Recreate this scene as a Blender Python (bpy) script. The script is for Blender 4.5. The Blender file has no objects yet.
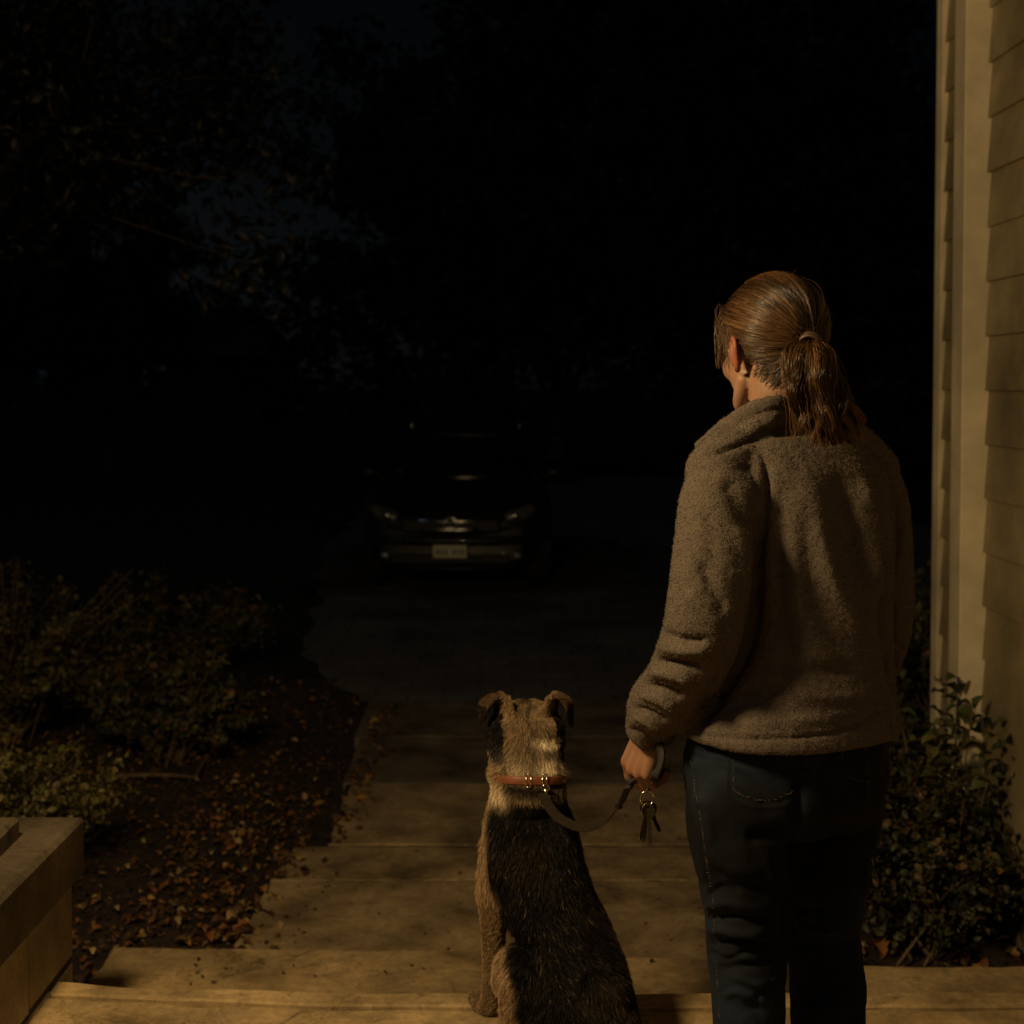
import bpy, math, random
import numpy as np
from math import radians, sin, cos, pi

rng = np.random.default_rng(7)
random.seed(7)
S = bpy.context.scene
COL = S.collection

# ------------------------------------------------------------------ camera
F = 1422.0                      # focal length in pixels of a 1024 wide picture
CAMZ = 1.88
PITCH = radians(2.0)
SH = math.tan(PITCH) - 127.0 / F
cam_d = bpy.data.cameras.new('camera')
cam = bpy.data.objects.new('camera', cam_d)
COL.objects.link(cam)
cam_d.sensor_width = 36.0
cam_d.lens = F * 36.0 / 1024.0
cam_d.shift_y = SH * F / 1024.0
cam_d.clip_end = 2000
cam_d.dof.use_dof = True
cam_d.dof.focus_distance = 2.5
cam_d.dof.aperture_fstop = 5.0
cam.location = (0, 0, CAMZ)
cam.rotation_euler = (pi / 2 - PITCH, 0, 0)
S.camera = cam
S.view_settings.view_transform = 'Standard'
S.view_settings.look = 'None'
S.view_settings.exposure = 0


def P(u, v, Y):
    """point of the world at depth Y seen at (u, v) of the photograph"""
    xn = (u - 512) / F
    yn = -(v - 512) / F + SH
    d = np.array([xn, cos(PITCH) + yn * sin(PITCH), -sin(PITCH) + yn * cos(PITCH)])
    return np.array([0, 0, CAMZ]) + d * (Y / d[1])


def R(px, Y):
    return px * Y / F


def project(v):
    r = v - np.array([0, 0, CAMZ])
    xc = r[:, 0]
    yc = r[:, 1] * sin(PITCH) + r[:, 2] * cos(PITCH)
    zc = r[:, 1] * cos(PITCH) - r[:, 2] * sin(PITCH)
    return 512 + F * xc / zc, 512 - F * (yc / zc - SH)


# ------------------------------------------------------------------ noise
def vnoise(p, scale, seed=0):
    q = np.asarray(p, dtype=np.float64) * scale + seed * 17.31
    i = np.floor(q).astype(np.int64)
    f = q - i
    f = f * f * (3 - 2 * f)

    def h(a, b, c):
        n = (a * 374761393 + b * 668265263 + c * 2147483647 + seed * 1013904223) & 0xffffffff
        n = ((n ^ (n >> 13)) * 1274126177) & 0xffffffff
        n = n ^ (n >> 16)
        return (n & 0xffff) / 65535.0
    x, y, z = i[:, 0], i[:, 1], i[:, 2]
    fx, fy, fz = f[:, 0], f[:, 1], f[:, 2]
    c = 0
    for dx in (0, 1):
        for dy in (0, 1):
            for dz in (0, 1):
                w = (fx if dx else 1 - fx) * (fy if dy else 1 - fy) * (fz if dz else 1 - fz)
                c = c + w * h(x + dx, y + dy, z + dz)
    return c * 2 - 1


def fbm(p, scale, seed=0, octs=3):
    a, t = 1.0, 0
    for o in range(octs):
        t = t + a * vnoise(p, scale * 2 ** o, seed + o)
        a *= .5
    return t


def smooth01(x, a, b):
    t = np.clip((x - a) / (b - a), 0, 1)
    return t * t * (3 - 2 * t)


# ------------------------------------------------------------------ mesh helpers
def np_mesh(name, verts, faces, smooth=True, cols=None):
    """faces: (n, k) array of one polygon size, or a list of polygons"""
    me = bpy.data.meshes.new(name)
    verts = np.asarray(verts, dtype=np.float32)
    if isinstance(faces, np.ndarray):
        n, k = faces.shape
        me.vertices.add(len(verts))
        me.vertices.foreach_set('co', verts.ravel())
        me.loops.add(n * k)
        me.loops.foreach_set('vertex_index', faces.ravel().astype(np.int32))
        me.polygons.add(n)
        me.polygons.foreach_set('loop_start', (np.arange(n) * k).astype(np.int32))
        me.update(calc_edges=True)
    else:
        me.from_pydata([tuple(map(float, q)) for q in verts], [], [tuple(map(int, f)) for f in faces])
        me.update()
    if smooth:
        me.polygons.foreach_set('use_smooth', np.ones(len(me.polygons), dtype=bool))
    if cols is not None:
        at = me.color_attributes.new('Col', 'FLOAT_COLOR', 'POINT')
        c = np.ones((len(verts), 4), dtype=np.float32)
        c[:, :3] = cols
        at.data.foreach_set('color', c.ravel())
    return me


def obj(name, data, mat=None, parent=None, kind=None):
    """data: a mesh, (verts, faces) or an MB"""
    if isinstance(data, MB):
        data = np_mesh(name, data.v, data.f, smooth=data.smooth)
    elif isinstance(data, tuple):
        data = np_mesh(name, *data)
    data.name = name
    o = bpy.data.objects.new(name, data)
    COL.objects.link(o)
    if mat is not None and not data.materials:
        data.materials.append(mat)
    if parent is not None:
        o.parent = parent
    if kind:
        o['kind'] = kind
    return o


def tag(o, label, cat, group=None, kind=None):
    o['label'] = label
    o['category'] = cat
    if group:
        o['group'] = group
    if kind:
        o['kind'] = kind
    return o


def thing(name, label, cat, loc=(0, 0, 0), group=None, rotz=0):
    o = bpy.data.objects.new(name, None)
    o.empty_display_size = .1
    COL.objects.link(o)
    o.location = loc
    o.rotation_euler = (0, 0, rotz)
    return tag(o, label, cat, group)


class MB:
    """collects boxes, tubes and lofts of one part"""

    def __init__(self, smooth=False):
        self.v = []
        self.f = []
        self.smooth = smooth

    def add(self, v, f):
        n = len(self.v)
        self.v += [tuple(map(float, q)) for q in v]
        self.f += [tuple(int(i) + n for i in q) for q in f]
        return self

    def box(self, x0, x1, y0, y1, z0, z1, bev=0.0, M=None):
        v, f = box_vf(x0, x1, y0, y1, z0, z1, bev)
        if M is not None:
            v = [M(q) for q in v]
        return self.add(v, f)

    def tube(self, pts, radii, n=10, flat=None, up=None, cap=True):
        return self.add(*tube_vf(pts, radii, n, flat, up, cap))


def box_vf(x0, x1, y0, y1, z0, z1, b=0.0):
    if b <= 0:
        v = [(x, y, z) for z in (z0, z1) for y in (y0, y1) for x in (x0, x1)]
        f = [(0, 2, 3, 1), (4, 5, 7, 6), (0, 1, 5, 4), (2, 6, 7, 3), (0, 4, 6, 2), (1, 3, 7, 5)]
        return v, f
    c = ((x0 + x1) / 2, (y0 + y1) / 2, (z0 + z1) / 2)
    h = ((x1 - x0) / 2, (y1 - y0) / 2, (z1 - z0) / 2)
    idx, v, f = {}, [], []
    for sx in (-1, 1):
        for sy in (-1, 1):
            for sz in (-1, 1):
                s = (sx, sy, sz)
                for ax in range(3):
                    idx[(s, ax)] = len(v)
                    v.append(tuple(c[k] + s[k] * (h[k] if k == ax else h[k] - b) for k in range(3)))
    for ax in range(3):
        o1, o2 = [k for k in range(3) if k != ax]
        for sg in (-1, 1):
            q = []
            for a, bb in ((-1, -1), (1, -1), (1, 1), (-1, 1)):
                s = [0, 0, 0]
                s[ax] = sg
                s[o1] = a
                s[o2] = bb
                q.append(idx[(tuple(s), ax)])
            f.append(tuple(q))
    for e in range(3):
        o1, o2 = [k for k in range(3) if k != e]
        for a in (-1, 1):
            for bb in (-1, 1):
                s0, s1 = [0, 0, 0], [0, 0, 0]
                s0[o1] = s1[o1] = a
                s0[o2] = s1[o2] = bb
                s0[e], s1[e] = -1, 1
                s0, s1 = tuple(s0), tuple(s1)
                f.append((idx[(s0, o1)], idx[(s1, o1)], idx[(s1, o2)], idx[(s0, o2)]))
    for sx in (-1, 1):
        for sy in (-1, 1):
            for sz in (-1, 1):
                s = (sx, sy, sz)
                f.append((idx[(s, 0)], idx[(s, 1)], idx[(s, 2)]))
    # orient outwards
    out = []
    va = np.array(v)
    cc = np.array(c)
    for q in f:
        p = va[list(q)]
        nrm = np.cross(p[1] - p[0], p[2] - p[0])
        out.append(q if np.dot(nrm, p.mean(0) - cc) > 0 else tuple(reversed(q)))
    return v, out


def catmull(pts, m):
    """resample an (n, k) array of control values with m steps per segment"""
    p = np.asarray(pts, dtype=float)
    q = np.vstack([2 * p[0] - p[1], p, 2 * p[-1] - p[-2]])
    out = []
    for i in range(1, len(q) - 2):
        for s in range(m):
            t = s / m
            out.append(.5 * ((2 * q[i]) + (-q[i - 1] + q[i + 1]) * t +
                             (2 * q[i - 1] - 5 * q[i] + 4 * q[i + 1] - q[i + 2]) * t * t +
                             (-q[i - 1] + 3 * q[i] - 3 * q[i + 1] + q[i + 2]) * t ** 3))
    out.append(p[-1])
    return np.array(out)


def rings_vf(rings, cap=True):
    n = len(rings[0])
    v = np.vstack(rings)
    f = []
    for i in range(len(rings) - 1):
        for j in range(n):
            a, b = i * n + j, i * n + (j + 1) % n
            f.append((a, b, b + n, a + n))
    if cap:
        v = np.vstack([v, rings[0].mean(0), rings[-1].mean(0)])
        c0, c1 = len(v) - 2, len(v) - 1
        L = (len(rings) - 1) * n
        for j in range(n):
            f.append((c0, (j + 1) % n, j))
            f.append((c1, L + j, L + (j + 1) % n))
    return v, f


def tube_vf(pts, radii, n=10, flat=None, up=None, cap=True):
    """tube along pts; radii scalar per point, flat = second radius factor along the binormal"""
    pts = np.asarray(pts, dtype=float)
    if np.isscalar(radii):
        radii = [radii] * len(pts)
    T = np.gradient(pts, axis=0)
    T /= np.linalg.norm(T, axis=1)[:, None] + 1e-12
    u = np.array(up if up is not None else (0, 0, 1.0), dtype=float)
    if abs(np.dot(u, T[0])) > .95:
        u = np.array((1.0, 0, 0))
    rings = []
    for i in range(len(pts)):
        u = u - np.dot(u, T[i]) * T[i]
        u /= np.linalg.norm(u)
        w = np.cross(T[i], u)
        a = np.arange(n) / n * 2 * pi
        r = radii[i]
        k = 1.0 if flat is None else flat
        rings.append(pts[i] + np.outer(np.cos(a) * r, u) + np.outer(np.sin(a) * r * k, w))
    return rings_vf(rings, cap)


def limb(ctrl, n=20, m=6):
    """ctrl rows: x, y, z, radius -> smooth tube with rounded ends"""
    c = catmull(ctrl, m)
    p, r = c[:, :3], c[:, 3]
    d0 = p[0] - p[1]
    d0 /= np.linalg.norm(d0)
    d1 = p[-1] - p[-2]
    d1 /= np.linalg.norm(d1)
    hs = (.98, .85, .6, .3)
    P0 = [p[0] + d0 * r[0] * h * .8 for h in hs]
    P1 = [p[-1] + d1 * r[-1] * h * .8 for h in reversed(hs)]
    rr0 = [r[0] * math.sqrt(1 - h * h) for h in hs]
    rr1 = [r[-1] * math.sqrt(1 - h * h) for h in reversed(hs)]
    return tube_vf(np.vstack([P0, p, P1]), np.concatenate([rr0, r, rr1]), n)


def ellipsoid(c, r, M=None, n=24):
    v = []
    rings = []
    for i in range(1, n // 2):
        t = pi * i / (n // 2)
        a = np.arange(n) / n * 2 * pi
        rings.append(np.stack([np.cos(a) * sin(t) * r[0], np.sin(a) * sin(t) * r[1],
                               np.full(n, cos(t) * r[2])], 1))
    v, f = rings_vf(rings)
    v[-2] = (0, 0, r[2])
    v[-1] = (0, 0, -r[2])
    if M is not None:
        v = v @ np.array(M).T
    return v + np.array(c), [tuple(reversed(q)) for q in f]


def rotm(axis, a):
    c, s = cos(a), sin(a)
    return {'x': np.array([[1, 0, 0], [0, c, -s], [0, s, c]]),
            'y': np.array([[c, 0, s], [0, 1, 0], [-s, 0, c]]),
            'z': np.array([[c, -s, 0], [s, c, 0], [0, 0, 1]])}[axis]


def remesh(parts, voxel, iters=4, factor=.5):
    """union of closed pieces as one continuous quad surface"""
    mb = MB()
    for v, f in parts:
        mb.add(v, f)
    me = bpy.data.meshes.new('tmp')
    me.from_pydata(mb.v, [], mb.f)
    o = bpy.data.objects.new('tmp', me)
    COL.objects.link(o)
    m = o.modifiers.new('r', 'REMESH')
    m.mode = 'VOXEL'
    m.voxel_size = voxel
    if iters:
        s = o.modifiers.new('s', 'SMOOTH')
        s.factor = factor
        s.iterations = iters
    dg = bpy.context.evaluated_depsgraph_get()
    dg.update()
    ev = o.evaluated_get(dg)
    em = ev.to_mesh()
    nv = len(em.vertices)
    v = np.empty(nv * 3, dtype=np.float32)
    em.vertices.foreach_get('co', v)
    nl = len(em.loops)
    li = np.empty(nl, dtype=np.int32)
    em.loops.foreach_get('vertex_index', li)
    lt = np.empty(len(em.polygons), dtype=np.int32)
    em.polygons.foreach_get('loop_total', lt)
    assert (lt == 4).all()
    ev.to_mesh_clear()
    bpy.data.objects.remove(o)
    bpy.data.meshes.remove(me)
    return v.reshape(-1, 3).astype(np.float64), li.reshape(-1, 4)


def vnormals(v, f):
    fn = np.cross(v[f[:, 2]] - v[f[:, 0]], v[f[:, 3]] - v[f[:, 1]])
    n = np.zeros_like(v)
    for k in range(4):
        np.add.at(n, f[:, k], fn)
    return n / (np.linalg.norm(n, axis=1)[:, None] + 1e-12)


def strokes(v, f, lst, facing=.25):
    """press folds into the camera side: lst of (points in pixels, width px, depth m)"""
    n = vnormals(v, f)
    view = np.array([0, 0, CAMZ]) - v
    view /= np.linalg.norm(view, axis=1)[:, None]
    fac = smooth01((n * view).sum(1), 0.0, facing)
    u_, v_ = project(v)
    q = np.stack([u_, v_], 1)
    disp = np.zeros(len(v))
    for pts, w, dep in lst:
        pts = catmull(np.array(pts, dtype=float), 4) if len(pts) > 2 else np.array(pts, dtype=float)
        seg = np.linalg.norm(np.diff(pts, axis=0), axis=1)
        L = np.concatenate([[0], np.cumsum(seg)])
        best = np.full(len(v), 1e9)
        bt = np.zeros(len(v))
        for i in range(len(pts) - 1):
            a, b = pts[i], pts[i + 1]
            d = b - a
            t = np.clip(((q - a) @ d) / (d @ d + 1e-9), 0, 1)
            dist = np.linalg.norm(q - a - t[:, None] * d, axis=1)
            m = dist < best
            best[m] = dist[m]
            bt[m] = (L[i] + t[m] * seg[i]) / L[-1]
        taper = np.clip(np.minimum(bt, 1 - bt) * 5 + .12, 0, 1)
        disp += dep * np.exp(-(best / w) ** 2) * taper
    return v + n * (disp * fac)[:, None]


def sample_surface(v, f, count):
    tri = np.vstack([f[:, [0, 1, 2]], f[:, [0, 2, 3]]])
    a, b, c = v[tri[:, 0]], v[tri[:, 1]], v[tri[:, 2]]
    cr = np.cross(b - a, c - a)
    ar = np.linalg.norm(cr, axis=1)
    idx = rng.choice(len(tri), count, p=ar / ar.sum())
    r1, r2 = rng.random((2, count))
    s = np.sqrt(r1)
    p = (1 - s)[:, None] * a[idx] + (s * (1 - r2))[:, None] * b[idx] + (s * r2)[:, None] * c[idx]
    vn = vnormals(v, f)
    nn = vn[tri[idx]].mean(1)
    return p, nn / np.linalg.norm(nn, axis=1)[:, None]


def strand_mesh(name, paths, rad, cols, sides=3):
    """paths (N, K, 3), rad (N, K), cols (N, 3) or (N, K, 3)"""
    N, K, _ = paths.shape
    T = np.gradient(paths, axis=1)
    T /= np.linalg.norm(T, axis=2)[..., None] + 1e-12
    rv = rng.normal(size=(N, 1, 3))
    u = rv - (rv * T).sum(2)[..., None] * T
    u /= np.linalg.norm(u, axis=2)[..., None] + 1e-12
    w = np.cross(T, u)
    if sides == 2:
        V = np.stack([paths + u * rad[..., None], paths - u * rad[..., None]], 2)
        js = [(0, 1)]
    else:
        V = np.stack([paths + (u * cos(2 * pi * j / sides) + w * sin(2 * pi * j / sides)) * rad[..., None]
                      for j in range(sides)], 2)
        js = [(j, (j + 1) % sides) for j in range(sides)]
    V = V.reshape(-1, 3)
    base = (np.arange(N)[:, None] * K + np.arange(K - 1)[None]).ravel() * sides
    Fc = np.vstack([np.stack([base + a, base + b, base + sides + b, base + sides + a], 1) for a, b in js])
    if cols.ndim == 2:
        cols = np.repeat(cols[:, None], K, 1)
    C = np.repeat(cols.reshape(-1, 3), sides, 0)
    return np_mesh(name, V, Fc, smooth=True, cols=C)


# ------------------------------------------------------------------ materials
class NT:
    def __init__(self, name):
        self.m = bpy.data.materials.new(name)
        self.m.use_nodes = True
        self.t = self.m.node_tree
        self.b = self.t.nodes['Principled BSDF']

    def n(self, typ, **kw):
        nd = self.t.nodes.new(typ)
        for k, val in kw.items():
            if k in nd.inputs:
                nd.inputs[k].default_value = val
            else:
                setattr(nd, k, val)
        return nd

    def l(self, a, b):
        self.t.links.new(a, b)

    def set(self, **kw):
        for k, val in kw.items():
            self.b.inputs[k.replace('_', ' ')].default_value = val


def c4(c):
    return (c[0], c[1], c[2], 1)


def mat(name, col, rough=.7, metal=0.0, noise=None, col2=None, bump=0.0, bscale=60.0, spec=.5, big=None,
        bdist=.002, contrast=(.35, .65), coat=0.0, det=5.0):
    """surface with a two-colour noise, a large scale stain and a bump"""
    k = NT(name)
    k.set(Roughness=rough, Metallic=metal, Specular_IOR_Level=spec, Coat_Weight=coat)
    k.b.inputs['Base Color'].default_value = c4(col)
    geo = k.n('ShaderNodeNewGeometry')
    last = None
    if noise:
        tx = k.n('ShaderNodeTexNoise', Scale=noise, Detail=det, Roughness=.65)
        k.l(geo.outputs['Position'], tx.inputs['Vector'])
        rp = k.n('ShaderNodeValToRGB')
        rp.color_ramp.elements[0].position = contrast[0]
        rp.color_ramp.elements[1].position = contrast[1]
        rp.color_ramp.elements[0].color = c4(col)
        rp.color_ramp.elements[1].color = c4(col2 or tuple(x * 1.5 for x in col))
        k.l(tx.outputs['Fac'], rp.inputs['Fac'])
        last = rp.outputs['Color']
    if big:
        t2 = k.n('ShaderNodeTexNoise', Scale=big, Detail=4.0, Roughness=.6)
        k.l(geo.outputs['Position'], t2.inputs['Vector'])
        mr = k.n('ShaderNodeMapRange')
        mr.inputs['From Min'].default_value = .3
        mr.inputs['From Max'].default_value = .7
        mr.inputs['To Min'].default_value = .45
        mr.inputs['To Max'].default_value = 1.15
        k.l(t2.outputs['Fac'], mr.inputs['Value'])
        mx = k.n('ShaderNodeMix', data_type='RGBA', blend_type='MULTIPLY')
        mx.inputs[0].default_value = 1.0
        if last:
            k.l(last, mx.inputs[6])
        else:
            mx.inputs[6].default_value = c4(col)
        k.l(mr.outputs['Result'], mx.inputs[7])
        last = mx.outputs[2]
    if last:
        k.l(last, k.b.inputs['Base Color'])
    if bump:
        t3 = k.n('ShaderNodeTexNoise', Scale=bscale, Detail=6.0, Roughness=.7)
        k.l(geo.outputs['Position'], t3.inputs['Vector'])
        bp = k.n('ShaderNodeBump', Strength=bump, Distance=bdist)
        k.l(t3.outputs['Fac'], bp.inputs['Height'])
        k.l(bp.outputs['Normal'], k.b.inputs['Normal'])
    return k.m


def attr_mat(name, rough=.6, spec=.4, sheen=0.0, mult=None, bump=0.0, bscale=80., bdist=.002, trans=0.0, coat=0.0):
    k = NT(name)
    at = k.n('ShaderNodeAttribute', attribute_name='Col')
    k.set(Roughness=rough, Specular_IOR_Level=spec, Sheen_Weight=sheen, Coat_Weight=coat)
    k.l(at.outputs['Color'], k.b.inputs['Base Color'])
    if bump:
        geo = k.n('ShaderNodeNewGeometry')
        t3 = k.n('ShaderNodeTexNoise', Scale=bscale, Detail=5.0, Roughness=.65)
        k.l(geo.outputs['Position'], t3.inputs['Vector'])
        bp = k.n('ShaderNodeBump', Strength=bump, Distance=bdist)
        k.l(t3.outputs['Fac'], bp.inputs['Height'])
        k.l(bp.outputs['Normal'], k.b.inputs['Normal'])
    if trans:
        tr = k.n('ShaderNodeBsdfTranslucent')
        k.l(at.outputs['Color'], tr.inputs['Color'])
        ms = k.n('ShaderNodeMixShader')
        ms.inputs[0].default_value = trans
        out = k.t.nodes['Material Output']
        k.l(k.b.outputs[0], ms.inputs[1])
        k.l(tr.outputs[0], ms.inputs[2])
        k.l(ms.outputs[0], out.inputs['Surface'])
    return k.m


def concrete_mat(name, col, seed=0.0):
    """worn slab concrete: mottling, stains, pits, hairline cracks"""
    k = NT(name)
    geo = k.n('ShaderNodeNewGeometry')
    mp = k.n('ShaderNodeVectorMath', operation='ADD')
    mp.inputs[1].default_value = (seed, seed * .7, seed * .3)
    k.l(geo.outputs['Position'], mp.inputs[0])
    pos = mp.outputs[0]
    n1 = k.n('ShaderNodeTexNoise', Scale=3.2, Detail=7.0, Roughness=.62)
    n2 = k.n('ShaderNodeTexNoise', Scale=45.0, Detail=6.0, Roughness=.75)
    n3 = k.n('ShaderNodeTexNoise', Scale=9.0, Detail=5.0, Roughness=.7, Distortion=1.2)
    for q in (n1, n2, n3):
        k.l(pos, q.inputs['Vector'])
    r1 = k.n('ShaderNodeValToRGB')
    e = r1.color_ramp.elements
    e[0].position, e[1].position = .30, .68
    e[0].color = c4([x * .26 for x in col])
    e[1].color = c4([x * 1.35 for x in col])
    k.l(n1.outputs['Fac'], r1.inputs['Fac'])
    r2 = k.n('ShaderNodeMapRange')
    for a, b in zip(('From Min', 'From Max', 'To Min', 'To Max'), (.3, .7, .72, 1.22)):
        r2.inputs[a].default_value = b
    k.l(n2.outputs['Fac'], r2.inputs['Value'])
    r3 = k.n('ShaderNodeMapRange')
    for a, b in zip(('From Min', 'From Max', 'To Min', 'To Max'), (.56, .72, 1.0, .45)):
        r3.inputs[a].default_value = b
    k.l(n3.outputs['Fac'], r3.inputs['Value'])
    vo = k.n('ShaderNodeTexVoronoi', feature='DISTANCE_TO_EDGE', Scale=1.1)
    wp = k.n('ShaderNodeVectorMath', operation='ADD')
    sc = k.n('ShaderNodeVectorMath', operation='SCALE')
    sc.inputs['Scale'].default_value = .35
    k.l(n3.outputs['Color'], sc.inputs[0])
    k.l(pos, wp.inputs[0])
    k.l(sc.outputs[0], wp.inputs[1])
    k.l(wp.outputs[0], vo.inputs['Vector'])
    cr = k.n('ShaderNodeMapRange')
    for a, b in zip(('From Min', 'From Max', 'To Min', 'To Max'), (.0, .007, .45, 1.0)):
        cr.inputs[a].default_value = b
    k.l(vo.outputs['Distance'], cr.inputs['Value'])
    m = None
    prev = r1.outputs['Color']
    for s in (r2, r3, cr):
        m = k.n('ShaderNodeMix', data_type='RGBA', blend_type='MULTIPLY')
        m.inputs[0].default_value = 1
        k.l(prev, m.inputs[6])
        k.l(s.outputs['Result'], m.inputs[7])
        prev = m.outputs[2]
    k.l(prev, k.b.inputs['Base Color'])
    k.set(Roughness=.8, Specular_IOR_Level=.3)
    b1 = k.n('ShaderNodeBump', Strength=.55, Distance=.004)
    k.l(n2.outputs['Fac'], b1.inputs['Height'])
    b2 = k.n('ShaderNodeBump', Strength=.6, Distance=.008)
    k.l(n3.outputs['Fac'], b2.inputs['Height'])
    k.l(b1.outputs['Normal'], b2.inputs['Normal'])
    k.l(b2.outputs['Normal'], k.b.inputs['Normal'])
    return k.m

# ================================================================== THE SETTING
M = {}
M['concrete'] = concrete_mat('worn_concrete', (.47, .335, .165))
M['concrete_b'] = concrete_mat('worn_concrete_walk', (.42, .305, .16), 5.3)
M['concrete_c'] = concrete_mat('falloff_concrete_walk', (.20, .155, .10), 3.3)  # far slabs: light falloff painted in as a darker concrete colour
M['stone'] = concrete_mat('cap_stone', (.115, .088, .054), 11.1)
M['block'] = mat('painted_block', (.34, .27, .18), .75, noise=30, col2=(.40, .32, .20), big=4.5, bump=.9, bscale=38, bdist=.008)
M['soil'] = mat('soil', (.022, .014, .008), .95, noise=25, col2=(.055, .034, .02), big=1.2, bump=.9, bscale=35, bdist=.02)
M['asphalt'] = mat('driveway_surface', (.055, .05, .043), .8, noise=60, col2=(.10, .092, .08), big=.9, bump=.6, bscale=90, bdist=.006)
M['paint'] = mat('cream_paint', (.74, .63, .42), .45, noise=7, col2=(.84, .73, .50), big=1.3, bump=.35, bscale=25, bdist=.003)
M['bark'] = mat('bark', (.05, .036, .024), .9, noise=18, col2=(.12, .085, .055), bump=1, bscale=30, bdist=.02)
M['twig'] = mat('twig_bark', (.10, .065, .035), .85, noise=40, col2=(.2, .13, .07), bump=.6, bscale=80, bdist=.003)


def slab(poly, z1, z0, bev=.012, seed=0, amp=.006, step=.05, chipf=.05):
    """paving slab with slightly broken edges"""
    pts = []
    n = len(poly)
    for i in range(n):
        a, b = np.array(poly[i], float), np.array(poly[(i + 1) % n], float)
        L = np.linalg.norm(b - a)
        k = max(1, int(L / step))
        for s in range(k):
            pts.append(a + (b - a) * s / k)
    pts = np.array(pts)
    c = pts.mean(0)
    p3 = np.column_stack([pts, np.full(len(pts), z1)])
    nz = fbm(p3, 14, seed, 3)
    chip = np.clip(vnoise(p3, 7, seed + 9) - .45, 0, 1) * chipf
    t = np.roll(pts, -1, 0) - np.roll(pts, 1, 0)
    t /= np.linalg.norm(t, axis=1)[:, None]
    nr = np.column_stack([t[:, 1], -t[:, 0]])
    if ((pts - c) * nr).sum() < 0:
        nr = -nr
    out = pts + nr * (nz * amp)[:, None]
    ins = out - nr * (bev + chip + .004 * np.abs(nz))[:, None]
    N = len(pts)
    rings = [np.column_stack([out, np.full(N, z0)]), np.column_stack([out, np.full(N, z1 - bev) - chip * .25]),
             np.column_stack([ins, np.full(N, z1)])]
    v = np.vstack(rings)
    f = []
    for r in range(2):
        for j in range(N):
            a, b = r * N + j, r * N + (j + 1) % N
            f.append((a, b, b + N, a + N))
    f.append(tuple(range(2 * N, 3 * N)))
    # winding check
    area = 0.5 * sum(out[j][0] * out[(j + 1) % N][1] - out[(j + 1) % N][0] * out[j][1] for j in range(N))
    if area < 0:
        f = [tuple(reversed(q)) for q in f]
    return v, f


ZA, ZB, ZC = .45, .30, .15
g = MB()
g.add(*slab([(-1.09, -2.5), (3.2, -2.5), (3.2, 3.235), (.3, 3.205), (-.45, 3.215), (-1.09, 3.275)], ZA, ZB - .05, .006, seed=1))
g.add(*slab([(-1.09, 3.293), (-.45, 3.233), (.3, 3.222), (3.2, 3.252), (3.2, 3.33), (.3, 3.295), (-.45, 3.30), (-1.09, 3.36)], ZA + .002, ZB - .05, .005, seed=6, amp=.004, chipf=.03))
g.box(-1.08, 3.1, 3.1, 3.27, ZB - .04, ZA - .02)
obj('porch_floor', g, M['concrete'], kind='structure')
g = MB()
g.add(*slab([(-1.09, 2.9), (3.3, 2.9), (3.3, 3.60), (.4, 3.58), (-.5, 3.58), (-1.09, 3.60)], ZB, ZC - .05, seed=2))
g.add(*slab([(-1.235, 3.25), (3.4, 3.25), (3.4, 4.24), (1.2, 4.18), (.0, 4.30), (-1.235, 4.33)], ZC, -.12, .014, seed=3))
obj('porch_steps', g, M['concrete'], kind='structure')

walk = [(-.95, 1.04, 4.10, 5.325), (-.92, 1.03, 5.343, 5.735), (-.75, 1.03, 5.755, 6.63), (-.80, 1.03, 6.652, 7.52), (-.84, 1.04, 7.54, 8.40)]
g = MB()
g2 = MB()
for i, (x0, x1, y0, y1) in enumerate(walk):
    s = .035
    l1 = x0 + (s if i < 2 else -.01)
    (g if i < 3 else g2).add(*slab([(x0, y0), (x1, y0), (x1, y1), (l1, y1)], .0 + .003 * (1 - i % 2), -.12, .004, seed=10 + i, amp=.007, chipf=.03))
obj('walkway', g, M['concrete_b'], kind='structure')
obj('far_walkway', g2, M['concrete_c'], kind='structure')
g = MB()
g.box(-.78, 1.0, 4.1, 8.39, -.11, -.004)
obj('path_joint_soil', g, M['soil'], kind='structure')

# driveway: a gently uneven sheet
def sheet(name, x0, x1, y0, y1, nx, ny, zf, m, clip=None, kind='structure'):
    xs, ys = np.linspace(x0, x1, nx), np.linspace(y0, y1, ny)
    X, Y = np.meshgrid(xs, ys)
    v = np.column_stack([X.ravel(), Y.ravel(), np.zeros(X.size)])
    if clip is not None:
        v = clip(v)
    v[:, 2] = zf(v)
    i = (np.arange(ny - 1)[:, None] * nx + np.arange(nx - 1)[None]).ravel()
    f = np.stack([i, i + 1, i + nx + 1, i + nx], 1)
    return obj(name, np_mesh(name, v, f), m, kind=kind)


def drive_clip(v):
    t = (v[:, 0] + 1) / 6.5
    yy = v[:, 1]
    left = np.interp(yy, [8.41, 9.15, 12.3, 16, 30], [-1.0, -1.31, -1.73, -2.1, -2.6]) + .16 * fbm(v, 1.6, 4, 4)
    v[:, 0] = left + (5.5 - left) * t
    return v


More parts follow.
